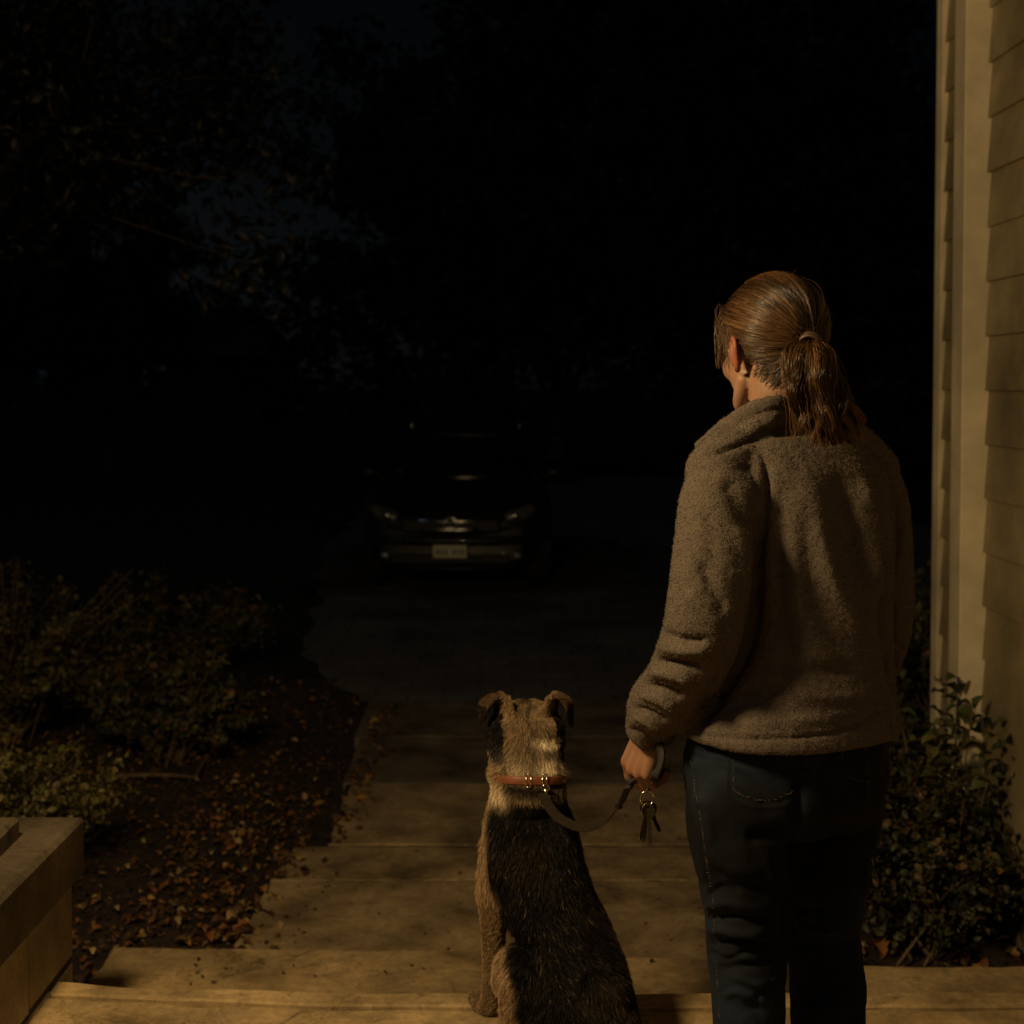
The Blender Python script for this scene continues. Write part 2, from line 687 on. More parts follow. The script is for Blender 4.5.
kd = NT('driveway_paving')
geo = kd.n('ShaderNodeNewGeometry')
br = kd.n('ShaderNodeTexBrick', Scale=1.0)
br.inputs['Color1'].default_value = (.15, .135, .115, 1)
br.inputs['Color2'].default_value = (.13, .118, .10, 1)
br.inputs['Mortar'].default_value = (.08, .072, .06, 1)
br.inputs['Mortar Size'].default_value = .009
br.inputs['Brick Width'].default_value = .42
br.inputs['Row Height'].default_value = .21
kd.l(geo.outputs['Position'], br.inputs['Vector'])
nz = kd.n('ShaderNodeTexNoise', Scale=1.1, Detail=6.0, Roughness=.65)
kd.l(geo.outputs['Position'], nz.inputs['Vector'])
mr = kd.n('ShaderNodeMapRange')
for a, b in zip(('From Min', 'From Max', 'To Min', 'To Max'), (.3, .7, .5, 1.5)):
    mr.inputs[a].default_value = b
kd.l(nz.outputs['Fac'], mr.inputs['Value'])
mx = kd.n('ShaderNodeMix', data_type='RGBA', blend_type='MULTIPLY')
mx.inputs[0].default_value = 1
kd.l(br.outputs['Color'], mx.inputs[6])
kd.l(mr.outputs['Result'], mx.inputs[7])
kd.l(mx.outputs[2], kd.b.inputs['Base Color'])
kd.set(Roughness=.7)
bp = kd.n('ShaderNodeBump', Strength=.6, Distance=.006)
bp.invert = True
kd.l(br.outputs['Fac'], bp.inputs['Height'])
kd.l(bp.outputs['Normal'], kd.b.inputs['Normal'])
sheet('driveway', -1, 5.5, 8.41, 30, 40, 120, lambda v: -.004 + .004 * vnoise(v, 1.3, 2), kd.m, drive_clip)


def bed_h(v):
    x, y = v[:, 0], v[:, 1]
    lip = smooth01(-x, .85, 1.3) * (x < 0) + smooth01(x, 1.05, 1.5) * (x > 0)
    return -.055 + .07 * lip + (.022 * fbm(v, 3.5, 21, 4)) + .012 * vnoise(v, 22, 5)


sheet('mulch_bed', -7, -.72, 3.3, 9.0, 260, 240, bed_h, M['soil'])
sheet('soil_border', .98, 3.6, 4.0, 9.5, 120, 240, bed_h, M['soil'])
gv = np.array([(-400, -60, -.1), (400, -60, -.1), (400, 700, -.1), (-400, 700, -.1)], float)
M['grass'] = mat('dark_lawn', (.008, .010, .006), .95, noise=3, col2=(.018, .02, .011), bump=.8, bscale=12, bdist=.03)
obj('ground', np_mesh('ground', gv, np.array([[0, 1, 2, 3]]), smooth=False), M['grass'], kind='structure')

# ------------------------------------------------------------------ leaf litter
def leaf_template(kind):
    if kind == 0:      # oval with a curled midrib
        t = np.array([0, .15, .4, .7, 1.0])
        w = np.array([.03, .22, .34, .24, .0])
    else:              # lobed
        t = np.array([0, .12, .26, .38, .52, .64, .78, .9, 1.0])
        w = np.array([.02, .20, .14, .38, .22, .40, .2, .2, .0])
    mid = np.column_stack([t, np.zeros_like(t), .10 * np.sin(t * pi)])
    lf = np.column_stack([t, w, .10 * np.sin(t * pi) + w * .45])
    rt = np.column_stack([t, -w, .10 * np.sin(t * pi) + w * .35])
    n = len(t)
    v = np.vstack([lf, mid, rt])
    f = []
    for i in range(n - 1):
        f.append((i, n + i, n + i + 1, i + 1))
        f.append((n + i, 2 * n + i, 2 * n + i + 1, n + i + 1))
    v[:, 0] -= .5
    return v, np.array(f)


def leaves_mesh(name, pos, size, nrm, cols, kind=0, curl=1.0):
    """one mesh of many leaves: position, size, up vector and colour per leaf"""
    tv, tf = leaf_template(kind)
    tv = tv * np.array([1, 1, curl])
    N = len(pos)
    nrm = nrm / np.linalg.norm(nrm, axis=1)[:, None]
    r = rng.normal(size=(N, 3))
    a = r - (r * nrm).sum(1)[:, None] * nrm
    a /= np.linalg.norm(a, axis=1)[:, None]
    b = np.cross(nrm, a)
    wid = rng.uniform(.7, 1.15, N)
    V = pos[:, None] + size[:, None, None] * (tv[None, :, 0:1] * a[:, None] + tv[None, :, 1:2] * b[:, None] * wid[:, None, None] +
                                              tv[None, :, 2:3] * nrm[:, None])
    Fc = (np.arange(N)[:, None, None] * len(tv) + tf[None]).reshape(-1, 4)
    C = np.repeat(cols, len(tv), 0)
    return np_mesh(name, V.reshape(-1, 3), Fc, smooth=False, cols=C)


M['leaf'] = attr_mat('leaf', .5, .4, trans=.18)
M['dead_leaf'] = attr_mat('dead_leaf', .65, .3, trans=.12, bump=.4, bscale=120)

pal = np.array([(.42, .22, .06), (.50, .33, .12), (.30, .12, .035), (.22, .10, .04), (.55, .40, .18), (.36, .15, .03), (.16, .09, .045), (.12, .07, .035)])


def litter(name, boxes, kind):
    pts, sz = [], []
    for (x0, x1, y0, y1, n, s0, s1) in boxes:
        pts.append(np.column_stack([rng.uniform(x0, x1, n), rng.uniform(y0, y1, n), np.zeros(n)]))
        sz.append(rng.uniform(s0, s1, n) * rng.uniform(.6, 1, n))
    p, s = np.vstack(pts), np.concatenate(sz)
    p[:, 2] = bed_h(p) + rng.uniform(.004, .03, len(p))
    nr = np.column_stack([rng.normal(0, .45, len(p)), rng.normal(0, .45, len(p)), np.ones(len(p))])
    c = pal[rng.integers(0, len(pal), len(p))] * (rng.uniform(.12, 1.0, (len(p), 1)) ** .9)
    return obj(name, leaves_mesh(name, p, s, nr, c, kind, 1.2), M['dead_leaf'])


o = litter('fallen_leaves', [(-3.2, -.95, 3.5, 7.2, 3000, .018, .042), (-1.35, -.86, 4.3, 6.6, 620, .025, .055), (-3.5, -.9, 7, 9, 600, .03, .06),
                             (-1.25, -1.0, 3.7, 4.6, 60, .035, .07)], 1)
tag(o, 'brown and orange fallen leaves scattered over the mulch left of the walkway', 'leaves', kind='stuff')
n = 230
p = np.column_stack([-.90 + np.abs(rng.normal(0, .075, n)), rng.uniform(4.35, 8.3, n), np.full(n, .008)])
p[:, 0] += np.where(p[:, 1] > 5.75, .13, -.03)
nr = np.column_stack([rng.normal(0, .4, n), rng.normal(0, .4, n), np.ones(n)])
c = pal[rng.integers(0, len(pal), n)] * rng.uniform(.2, .9, (n, 1))
o2 = obj('path_edge_leaves', leaves_mesh('path_edge_leaves', p, rng.uniform(.02, .055, n), nr, c, 1, 1.3), M['dead_leaf'])
tag(o2, 'dry leaves drifted over the left edge of the walkway', 'leaves', kind='stuff')
o = litter('fallen_leaves', [(1.02, 1.62, 4.2, 5.6, 260, .04, .08), (1.1, 2.6, 5.6, 8, 250, .03, .06)], 1)
tag(o, 'fallen leaves lying under the shrubs beside the house wall', 'leaves', kind='stuff')
# bark chips
n = 9000
p = np.column_stack([rng.uniform(-3.6, -.84, n), rng.uniform(3.5, 8.5, n), np.zeros(n)])
p[:, 2] = bed_h(p) + rng.uniform(0, .012, n)
nr = np.column_stack([rng.normal(0, .5, n), rng.normal(0, .5, n), np.ones(n)])
c = np.array([(.075, .042, .024)]) * rng.uniform(.3, 1.8, (n, 1))
o = obj('bark_mulch', leaves_mesh('bark_mulch', p, rng.uniform(.012, .035, n), nr, c, 0, .5), M['dead_leaf'])
tag(o, 'dark bark chips covering the planting bed', 'mulch', kind='stuff')

n = 420
p = np.column_stack([rng.uniform(-1.0, 1.0, n), rng.uniform(3.7, 8.2, n), np.zeros(n)])
kx = rng.random(n) < .55
p[kx, 0] = -.95 + np.abs(rng.normal(0, .16, kx.sum()))
p[:, 2] = np.where(p[:, 1] < 4.28, ZC, 0.0) + .006
nr = np.column_stack([rng.normal(0, .25, n), rng.normal(0, .25, n), np.ones(n)])
c = pal[rng.integers(0, len(pal), n)] * rng.uniform(.1, .7, (n, 1))
o = obj('leaf_debris', leaves_mesh('leaf_debris', p, rng.uniform(.005, .022, n), nr, c, 0, 1.0), M['dead_leaf'])
tag(o, 'tiny leaf fragments and grit scattered over the walkway slabs', 'debris', kind='stuff')

# leaves that lie on the paving
lay = [(878, 968, ZC, 4.26, .085, 1), (208, 945, .0, 4.74, .07, 1), (232, 926, .0, 4.93, .06, 0), (262, 902, .0, 5.2, .05, 1),
       (300, 868, 0, 5.55, .05, 0), (243, 938, .0, 4.82, .075, 1), (360, 812, 0, 6.3, .045, 1), (352, 780, 0, 6.7, .05, 0)]
spots_l = ['right of the jeans on the step edge', 'left of the walkway where it meets the step', 'at the left rim of the nearest walkway slab',
           'on the left rim of the walkway just past the second leaf', 'on the left edge by the second walkway slab',
           'overlapping the corner of the first walkway slab', 'at the left rim of the third walkway slab', 'farthest up the left edge of the walkway']
for (u, v_, z, Y, s, kd_), d in zip(lay, spots_l):
    p0 = P(u, v_, Y)
    p0[2] = z + .012
    me = leaves_mesh('fallen_leaf', p0[None], np.array([s]), np.array([(.1, .05, 1)]), pal[rng.integers(0, 3)][None], kd_, 1.6)
    tag(obj('fallen_leaf', me, M['dead_leaf']), 'dry curled leaf ' + d, 'leaf', 'dry leaves on the paving')


# ------------------------------------------------------------------ shrubs
def shrub(name, c, r, nleaf, ls, cols, label, stems=14, clump=90, spiky=0.0, xmax=None, seed=0, kind=0, up=.5, group=None):
    global rng
    old = rng
    rng = np.random.default_rng(100 + seed)
    c, r = np.array(c, float), np.array(r, float)
    root = thing(name, label, 'shrub', (c[0], c[1], 0), group)
    base = np.array([c[0], c[1], 0])
    # clump tips over the crown volume, biased to its surface
    d = rng.normal(size=(clump, 3))
    d[:, 2] = np.abs(d[:, 2]) * .9 - .35
    d /= np.linalg.norm(d, axis=1)[:, None]
    rad = rng.uniform(.45, 1.0, clump) ** .6
    rad *= 1 + .22 * vnoise(d, 2.2, seed)
    tips = c + d * rad[:, None] * r
    ns = max(1, int(clump * spiky))
    tips[:ns, 2] += rng.uniform(.1, .45, ns) * r[2]
    if xmax:
        tips[:, 0] = np.minimum(tips[:, 0], xmax - .05)
    tips[:, 2] = np.maximum(tips[:, 2], .03)
    mb = MB()
    twig_pts = []
    for i in range(clump):
        b0 = base + np.array([rng.normal(0, .06), rng.normal(0, .06), 0])
        mid = b0 + (tips[i] - b0) * .5 + np.array([0, 0, .15 * r[2]]) + rng.normal(0, .04, 3) * r
        pp = catmull([b0, mid, tips[i]], 4)
        if i % 3 == 0 or i < ns:
            mb.tube(pp - base, np.linspace(.007, .0015, len(pp)), 4)
        twig_pts.append(pp[3:])
    obj('stem', mb, M['twig'], root)
    k = rng.integers(0, clump, nleaf)
    tw = np.array(twig_pts)
    L = tw.shape[1]
    t = rng.uniform(0, L - 1.001, nleaf) ** 1.0
    t = (L - 1.001) * (t / (L - 1.001)) ** .6
    i0 = t.astype(int)
    fr = (t - i0)[:, None]
    pos = tw[k, i0] * (1 - fr) + tw[k, i0 + 1] * fr + rng.normal(0, 1, (nleaf, 3)) * ls * np.array([1.1, 1.1, .9])
    pos[:, 2] = np.maximum(pos[:, 2], .02)
    if xmax:
        m = pos[:, 0] > xmax
        pos[m, 0] = xmax - rng.uniform(0, .1, m.sum())
    nr = (pos - c) / r * .6 + rng.normal(0, .7, (nleaf, 3)) + np.array([0, 0, up])
    cc = np.array(cols)[rng.integers(0, len(cols), nleaf)]
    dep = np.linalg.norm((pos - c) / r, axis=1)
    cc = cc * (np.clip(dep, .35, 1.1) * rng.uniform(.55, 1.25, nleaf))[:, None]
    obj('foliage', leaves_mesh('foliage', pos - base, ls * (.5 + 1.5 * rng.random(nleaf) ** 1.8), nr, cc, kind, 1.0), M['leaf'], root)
    rng = old
    return root


G1 = [tuple(1.6 * q for q in c_) for c_ in [(.13, .12, .035), (.16, .14, .045), (.10, .10, .03), (.20, .15, .05)]]
G2 = [(.10, .115, .04), (.07, .09, .03), (.14, .13, .045), (.18, .10, .04)]
G3 = [(.13, .115, .045), (.085, .095, .035), (.17, .11, .045)]
G4 = [(.10, .105, .03), (.07, .08, .025), (.13, .12, .035), (.05, .06, .02), (.20, .11, .04)]
shrub('shrub', (-1.92, 5.25, .30), (.52, .42, .36), 5200, .021, G1, 'yellow green small leaved shrub nearest the stone wall at left', clump=170, seed=1)
shrub('shrub', (-2.66, 7.3, .46), (.84, .7, .52), 9000, .024, G3, 'tall brownish shrub with thin upright twigs at far left', clump=190, spiky=.28, seed=2)
shrub('shrub', (-1.70, 7.0, .27), (.50, .45, .38), 4800, .026, G2, 'low dark green shrub in the middle of the left planting bed', clump=110, seed=3)
shrub('shrub', (-2.15, 9.3, .30), (.6, .5, .36), 2500, .03, G2, 'dark low shrub farthest back along the driveway edge', clump=80, seed=4)
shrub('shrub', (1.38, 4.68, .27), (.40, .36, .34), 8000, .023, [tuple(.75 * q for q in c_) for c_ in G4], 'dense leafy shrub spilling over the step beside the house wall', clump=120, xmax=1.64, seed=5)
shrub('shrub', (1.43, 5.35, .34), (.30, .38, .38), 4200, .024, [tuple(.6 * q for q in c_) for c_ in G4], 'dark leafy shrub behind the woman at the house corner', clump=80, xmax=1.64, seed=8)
shrub('shrub', (2.15, 6.9, .50), (.65, .6, .52), 3600, .036, G2, 'dark shrub growing beyond the corner of the house', clump=110, seed=7)


def stem_plant(name, base, stems, label, seed):
    """upright stems with broad pointed leaves in pairs"""
    global rng
    old = rng
    rng = np.random.default_rng(300 + seed)
    root = thing(name, label, 'plant', base)
    mb = MB()
    pos, nr, sz = [], [], []
    for (dx, dy, h, lx) in stems:
        pp = catmull([(dx * .3, dy * .3, 0), (dx * .7, dy * .7, h * .5), (dx + lx, dy, h)], 8)
        mb.tube(pp, np.linspace(.006, .002, len(pp)), 5)
        for j in range(4, len(pp)):
            for s in (-1, 1):
                a = j * 1.7 + s * pi / 2
                off = np.array([cos(a), sin(a), .25]) * .035
                pos.append(pp[j] + off)
                nr.append(np.array([-cos(a) * .5, -sin(a) * .5, 1]) + rng.normal(0, .35, 3))
                sz.append(rng.uniform(.045, .085))
    obj('stem', mb, M['twig'], root)
    pos, nr, sz = np.array(pos), np.array(nr), np.array(sz)
    cc = np.array(G2)[rng.integers(0, 3, len(pos))] * rng.uniform(.5, 1.2, (len(pos), 1))
    obj('foliage', leaves_mesh('foliage', pos, sz, nr, cc, 0, 1.5), M['leaf'], root)
    rng = old


stem_plant('leafy_plant', (1.50, 4.92, 0), [(-.02, 0, .84, .03), (.06, -.08, .78, .02), (-.09, .05, .70, -.04), (.08, .06, .80, -.01), (0, -.12, .62, -.05),
                                          (.1, -.2, .74, .01), (.05, -.3, .66, .03), (-.05, -.15, .72, -.01)],
           'upright broad leaved plant standing against the siding and pilaster', 1)

# fallen branch in the bed
br_ = MB()
b0 = [P(105, 792, 6.55), P(140, 790, 6.6), P(172, 786, 6.65), P(196, 794, 6.55)]
for q in b0:
    q[2] = bed_h(q[None])[0] + .035
b0[0][2] -= .01
orig = b0[0].copy()
br_.tube(catmull(b0, 5) - orig, np.linspace(.012, .007, 16), 7)
b1 = [b0[3], P(205, 770, 6.9), P(222, 752, 7.2), P(240, 738, 7.4)]
for i, q in enumerate(b1[1:]):
    q[2] = bed_h(q[None])[0] + .03 + .012 * i
br_.tube(catmull(b1, 5) - orig, np.linspace(.009, .003, 16), 6)
o = obj('fallen_branch', br_, M['twig'])
o.location = orig
tag(o, 'thin bent fallen branch lying on the leaf litter in front of the low shrub', 'branch')

# ------------------------------------------------------------------ parapet wall at the left of the steps
XW = -1.085
root = thing('step_wall', 'low block wall with thick stone cap flanking the steps at lower left', 'wall', (-1.3, 2.4, 0))
off = np.array([-1.3, 2.4, 0])


def shift(mb, d):
    mb.v = [(a - d[0], b - d[1], c_ - d[2]) for a, b, c_ in mb.v]
    return mb


g = MB()
g.box(-1.62, XW - .005, .2, 3.47, -.1, .655)
obj('mortar_core', shift(g, off), mat('mortar', (.03, .024, .016), .9, noise=40, bump=.5), root)
g = MB()
y = 3.475
row = 0
for z0, z1 in ((-.1, .112), (.124, .455), (.467, .658)):
    y = 3.475
    k = 0
    while y > .3:
        w = .33 if not (k == 0 and row % 2) else .17
        jx = .004 * ((k * 5 + row * 3) % 3 - 1)
        g.box(XW - .07, XW + jx * .5, y - w + .014, y, z0, z1, .006)
        y -= w
        k += 1
    x = XW - .078
    while x > -1.6:
        g.box(x - .2, x - .004, 3.40, 3.478, z0, z1, .006)
        x -= .204
    row += 1
obj('block_course', shift(g, off), M['block'], root)
v, f = slab([(-1.68, .1), (XW + .012, .1), (XW + .012, 3.525), (-1.68, 3.545)], .80, .66, .010, seed=31, amp=.0006, chipf=.004, step=.12)
g = MB()
g.add(v, f)
obj('cap', shift(g, off), M['stone'], root)
v, f = slab([(-1.66, .4), (-1.175, .4), (-1.175, 3.36), (-1.66, 3.36)], .852, .79, .010, seed=33, chipf=.005)
g = MB()
g.add(v, f)
g.box(-1.62, -1.21, .5, 3.32, .855, .885, .008)
tag(obj('plinth', g, M['stone']), 'dark flat plinth resting on the cap of the left step wall', 'plinth')

# ------------------------------------------------------------------ house at the right
HX = 1.68
house = thing('house', 'cream clapboard house side wall with corner boards at the right edge', 'house', (HX, 5.56, 0))
ho = np.array([HX, 5.56, 0])
M['siding'] = mat('siding_paint', (.30, .24, .13), .55, noise=9, col2=(.39, .31, .17), big=1.6, bump=.5, bscale=22, bdist=.004)
g = MB()
ex = .19
z = .16
random.seed(3)
zs = []
zz = 1.862 - 9 * ex
while zz < 5.2:
    zs.append(zz)
    zz += ex
for (ya, yb) in ((-2.2, 5.0), (5.12, 5.535)):
    for z in zs:
        if z + ex < .05:
            continue
        # long boards butt at irregular places
        cuts = [ya]
        q = ya + random.uniform(.8, 3.2)
        while q < yb - .4:
            cuts.append(q)
            q += random.uniform(1.8, 3.4)
        cuts.append(yb)
        for a, b in zip(cuts[:-1], cuts[1:]):
            j = random.uniform(-.0015, .0015)
            a2, b2 = a + .0015, b - .0015
            xo, xi = HX - .019 + j, HX - .004 + j
            g.add([(xo, a2, z), (xo, b2, z), (xi, b2, z + ex + .02), (xi, a2, z + ex + .02), (HX + .01, a2, z), (HX + .01, b2, z),
                   (HX + .01, b2, z + ex + .02), (HX + .01, a2, z + ex + .02)],
                  [(0, 3, 2, 1), (0, 1, 5, 4), (1, 2, 6, 5), (0, 4, 7, 3), (3, 7, 6, 2)])
obj('siding', shift(g, ho), M['siding'], house)
g = MB()
g.box(HX + .012, HX + 6, -2.3, 5.52, -.1, 5.3)
obj('wall_core', shift(g, ho), M['siding'], house)
g = MB()
g.box(HX - .030, HX + .10, 5.535, 5.575, -.05, 5.25, .003)
g.box(HX - .030, HX - .001, 5.50, 5.534, -.05, 5.25, .003)
obj('corner_board', shift(g, ho), M['paint'], house)
g = MB()
g.box(HX - .098, HX + .01, 5.0, 5.125, -.05, 5.25, .004)
g.box(HX - .112, HX + .01, 4.99, 5.14, -.05, .30, .004)
obj('pilaster', shift(g, ho), M['paint'], house)
g = MB()
g.box(HX - .006, HX + .011, -2.2, 5.53, -.1, .155)
obj('foundation', shift(g, ho), M['block'], house)

# ------------------------------------------------------------------ trees
M['tree_leaf'] = attr_mat('tree_leaf', .5, .4, trans=.15)


def make_tree(h, cr, seed, nleaf=7000, ls=.12, bottom=.35, tr=.16, lobes=9, open_=.0):
    """returns (trunk MB, foliage mesh): forked limbs and leaf clumps"""
    global rng
    old = rng
    rng = np.random.default_rng(500 + seed)
    mb = MB(smooth=True)
    H = h * bottom
    trunk = [(0, 0, -.1), (rng.normal(0, .05), rng.normal(0, .05), H * .5), (rng.normal(0, .12), rng.normal(0, .12), H), (rng.normal(0, .2), rng.normal(0, .2), h * .72)]
    tp = catmull(trunk, 6)
    mb.tube(tp, np.interp(np.linspace(0, 1, len(tp)), [0, .08, 1], [tr * 1.35, tr, tr * .25]), 9)
    cl = []
    for i in range(lobes):
        a = i / lobes * 2 * pi * 1.62 + rng.uniform(-.3, .3)
        el = rng.uniform(.0, 1.0)
        s = tp[int(len(tp) * rng.uniform(.45, .9))]
        e = np.array([cos(a) * cr * (.9 - .45 * el), sin(a) * cr * (.9 - .45 * el), h * (bottom + (.93 - bottom) * (.12 + .85 * el))])
        mid = (s + e) / 2 + np.array([0, 0, .15 * cr])
        lp = catmull([s, mid, e], 5)
        mb.tube(lp, np.linspace(tr * .42, tr * .08, len(lp)), 6)
        for j in range(9):
            q = lp[rng.integers(4, len(lp))]
            e2 = q + rng.normal(0, .30, 3) * cr * np.array([1, 1, .8])
            sp = catmull([q, (q + e2) / 2 + rng.normal(0, .05, 3) * cr, e2], 3)
            mb.tube(sp, np.linspace(tr * .12, tr * .03, len(sp)), 4)
            cl.append((e2, cr * rng.uniform(.10, .24)))
            cl.append((sp[3], cr * rng.uniform(.08, .18)))
    cl_p = np.array([q[0] for q in cl])
    cl_r = np.array([q[1] for q in cl])
    k = rng.choice(len(cl), nleaf, p=cl_r ** 2 / (cl_r ** 2).sum())
    d = rng.normal(size=(nleaf, 3))
    d /= np.linalg.norm(d, axis=1)[:, None]
    pos = cl_p[k] + d * (cl_r[k] * rng.uniform(.3, 1.15, nleaf))[:, None] * np.array([1, 1, .7])
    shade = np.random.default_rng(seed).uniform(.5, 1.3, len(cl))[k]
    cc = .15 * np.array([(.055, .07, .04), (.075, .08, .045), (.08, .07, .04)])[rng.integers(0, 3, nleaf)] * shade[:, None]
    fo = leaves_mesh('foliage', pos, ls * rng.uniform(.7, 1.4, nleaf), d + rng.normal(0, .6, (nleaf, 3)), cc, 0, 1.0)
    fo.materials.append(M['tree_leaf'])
    tm = np_mesh('trunk', mb.v, mb.f)
    tm.materials.append(M['bark'])
    rng = old
    return tm, fo


def place_tree(ms, x, y, s, rz, label, group=None, name='tree'):
    t = thing(name, label, 'tree', (x, y, -.05), group, rz)
    for nm, me in zip(('trunk', 'crown'), ms):
        o = bpy.data.objects.new(nm, me)
        COL.objects.link(o)
        o.parent = t
    t.scale = (s, s, s)
    return t


near = make_tree(6.4, 2.5, 1, nleaf=16000, ls=.075, bottom=.45, tr=.13, lobes=12)
place_tree(near, -4.1, 10.6, 1.0, .4, 'spreading leafy tree overhanging the planting bed at upper left', name='broadleaf_tree')
tA = make_tree(9, 3.6, 2, nleaf=13000, ls=.20, bottom=.12, lobes=16)
tB = make_tree(11, 3.4, 3, nleaf=13000, ls=.22, bottom=.10, lobes=16)
far = [(-1.6, 29, 1.0, 'directly behind the parked car', tA), (3.6, 27, 1.0, 'to the right behind the parked car', tB), (8.2, 25, 1.0, 'behind the head of the woman', tA),
       (12.8, 27, 1.05, 'just left of the house corner', tB), (-15.5, 40, 1.2, 'at the far left edge', tA), (-9.6, 34, .75, 'left of the parked car', tB),
       (1.2, 38, 1.5, 'the tallest one beyond the driveway', tB), (17.5, 31, 1.3, 'hidden half by the house', tA), (7.5, 38, 1.5, 'the tall one farthest right of the driveway', tA)]
for i, (x, y, s, d, t) in enumerate(far):
    place_tree(t, x, y, s, i * 1.3, 'dark tree ' + d, 'dark trees beyond the driveway')

# ------------------------------------------------------------------ distant house with faintly lit windows
dh = thing('distant_house', 'unlit house across the street with two faint bluish windows', 'house', (-17, 62, 0))
M['dark_wall'] = mat('dark_wall', (.02, .02, .02), .9, noise=4, col2=(.03, .03, .03))
M['roof'] = mat('dark_roof', (.03, .03, .032), .9, noise=6, bump=.5)
km = NT('window_glow')
km.set(Roughness=.2)
km.b.inputs['Base Color'].default_value = (.02, .03, .04, 1)
km.b.inputs['Emission Color'].default_value = (.35, .6, .8, 1)
km.b.inputs['Emission Strength'].default_value = .012
g = MB()
g.box(-8, 6, 0, 9, -.2, 3.2)
obj('wall', g, M['dark_wall'], dh)
g = MB()
g.add([(-8.6, -.6, 3.2), (6.6, -.6, 3.2), (6.6, 9.6, 3.2), (-8.6, 9.6, 3.2), (-7, 4.5, 5.6), (5, 4.5, 5.6)],
      [(0, 1, 5, 4), (2, 3, 4, 5), (1, 2, 5), (3, 0, 4), (0, 3, 2, 1)])
obj('roof', g, M['roof'], dh)
for (u, v0, w, h) in ((160, 366, .42, .40), (42, 377, .5, .6), (146, 376, .16, .8)):
    q = P(u, v0, 61.95) - np.array([-17, 62, 0])
    g = MB()
    g.box(q[0] - w / 2 - .08, q[0] + w / 2 + .08, -.09, .01, q[2] - h / 2 - .08, q[2] + h / 2 + .08)
    wn = obj('window', g, M['dark_wall'], dh)
    g = MB()
    g.box(q[0] - w / 2, q[0] + w / 2, -.10, -.02, q[2] - h / 2, q[2] + h / 2)
    obj('pane', g, km.m, wn)

# ------------------------------------------------------------------ parked car (front towards the camera)
CX, CY = -.545, 12.6
car = thing('parked_car', 'dark car parked facing the house at the far end of the driveway', 'car', (CX, CY, 0), rotz=radians(-2.0))
car.scale = (.95, .95, 1)
M['car_paint'] = mat('car_paint', (.010, .011, .014), .42, spec=.5, coat=.25, noise=14, col2=(.02, .02, .022))
M['glass'] = mat('car_glass', (.006, .007, .008), .22, spec=.4)
M['chrome'] = mat('chrome', (.75, .75, .74), .18, metal=1.0)
M['plastic'] = mat('black_plastic', (.012, .012, .012), .55)
M['rubber'] = mat('tyre_rubber', (.015, .015, .015), .85, bump=.4, bscale=50)
M['rim'] = mat('alloy_rim', (.35, .35, .36), .35, metal=.9)
M['lens'] = mat('headlight_lens', (.42, .44, .42), .22, spec=.9, metal=.4, noise=45, col2=(.08, .09, .09))
M['amber'] = mat('amber_lens', (.10, .05, .02), .2, spec=.8)


def car_section(yy):
    """half outline of the lower body at distance yy behind the nose: list of (x, z)"""
    L = 4.5
    nose = smooth01(np.array(yy), -.01, .55)
    tail = 1 - smooth01(np.array(yy), L - .35, L + .05)
    w = .875 * (.80 + .20 * nose) * (.90 + .10 * tail)
    top = np.interp(yy, [0, .06, .25, .9, 1.35, 3.4, 4.3, 4.5], [.62, .74, .83, .945, .98, 1.0, .99, .90])
    bot = np.interp(yy, [0, .25, 4.2, 4.5], [.27, .20, .22, .34])
    zb = [bot, bot + .02, .42, .60, .5 * (top + .68), top - .035, top, top + .022]
    xs = [w * .70, w * .93, w * 1.0, w * 1.0, w * .985, w * .93, w * .80, 0]
    return list(zip(xs, zb))


rings = []
for yy in [0, .03, .08, .16, .28, .45, .7, .95, 1.2, 1.4, 1.8, 2.3, 2.8, 3.3, 3.8, 4.1, 4.3, 4.42, 4.5]:
    s = car_section(yy)
    bow = lambda x: yy + (.16 * (abs(x) / .87) ** 2.2) * (1 - float(smooth01(np.array(yy), 0, .9)))
    rr = [(x, bow(x), z) for x, z in s] + [(-x, bow(x), z) for x, z in reversed(s[:-1])]
    rings.append(np.array(rr))
v, f = rings_vf(rings)
body = obj('body', (v, f), M['car_paint'], car)
sb = body.modifiers.new('sub', 'SUBSURF')
sb.levels = sb.render_levels = 2
# cabin: glass loft with painted roof and pillars
def cab_ring(z, yf, yr, w):
    a = []
    for i in range(28):
        t = i / 28 * 2 * pi
        cx_, cy_ = cos(t), sin(t)
        ex_ = .45
        a.append((w * abs(cx_) ** ex_ * (1 if cx_ > 0 else -1), (yf + yr) / 2 + (yr - yf) / 2 * abs(cy_) ** .8 * (1 if cy_ > 0 else -1), z))
    return np.array(a)


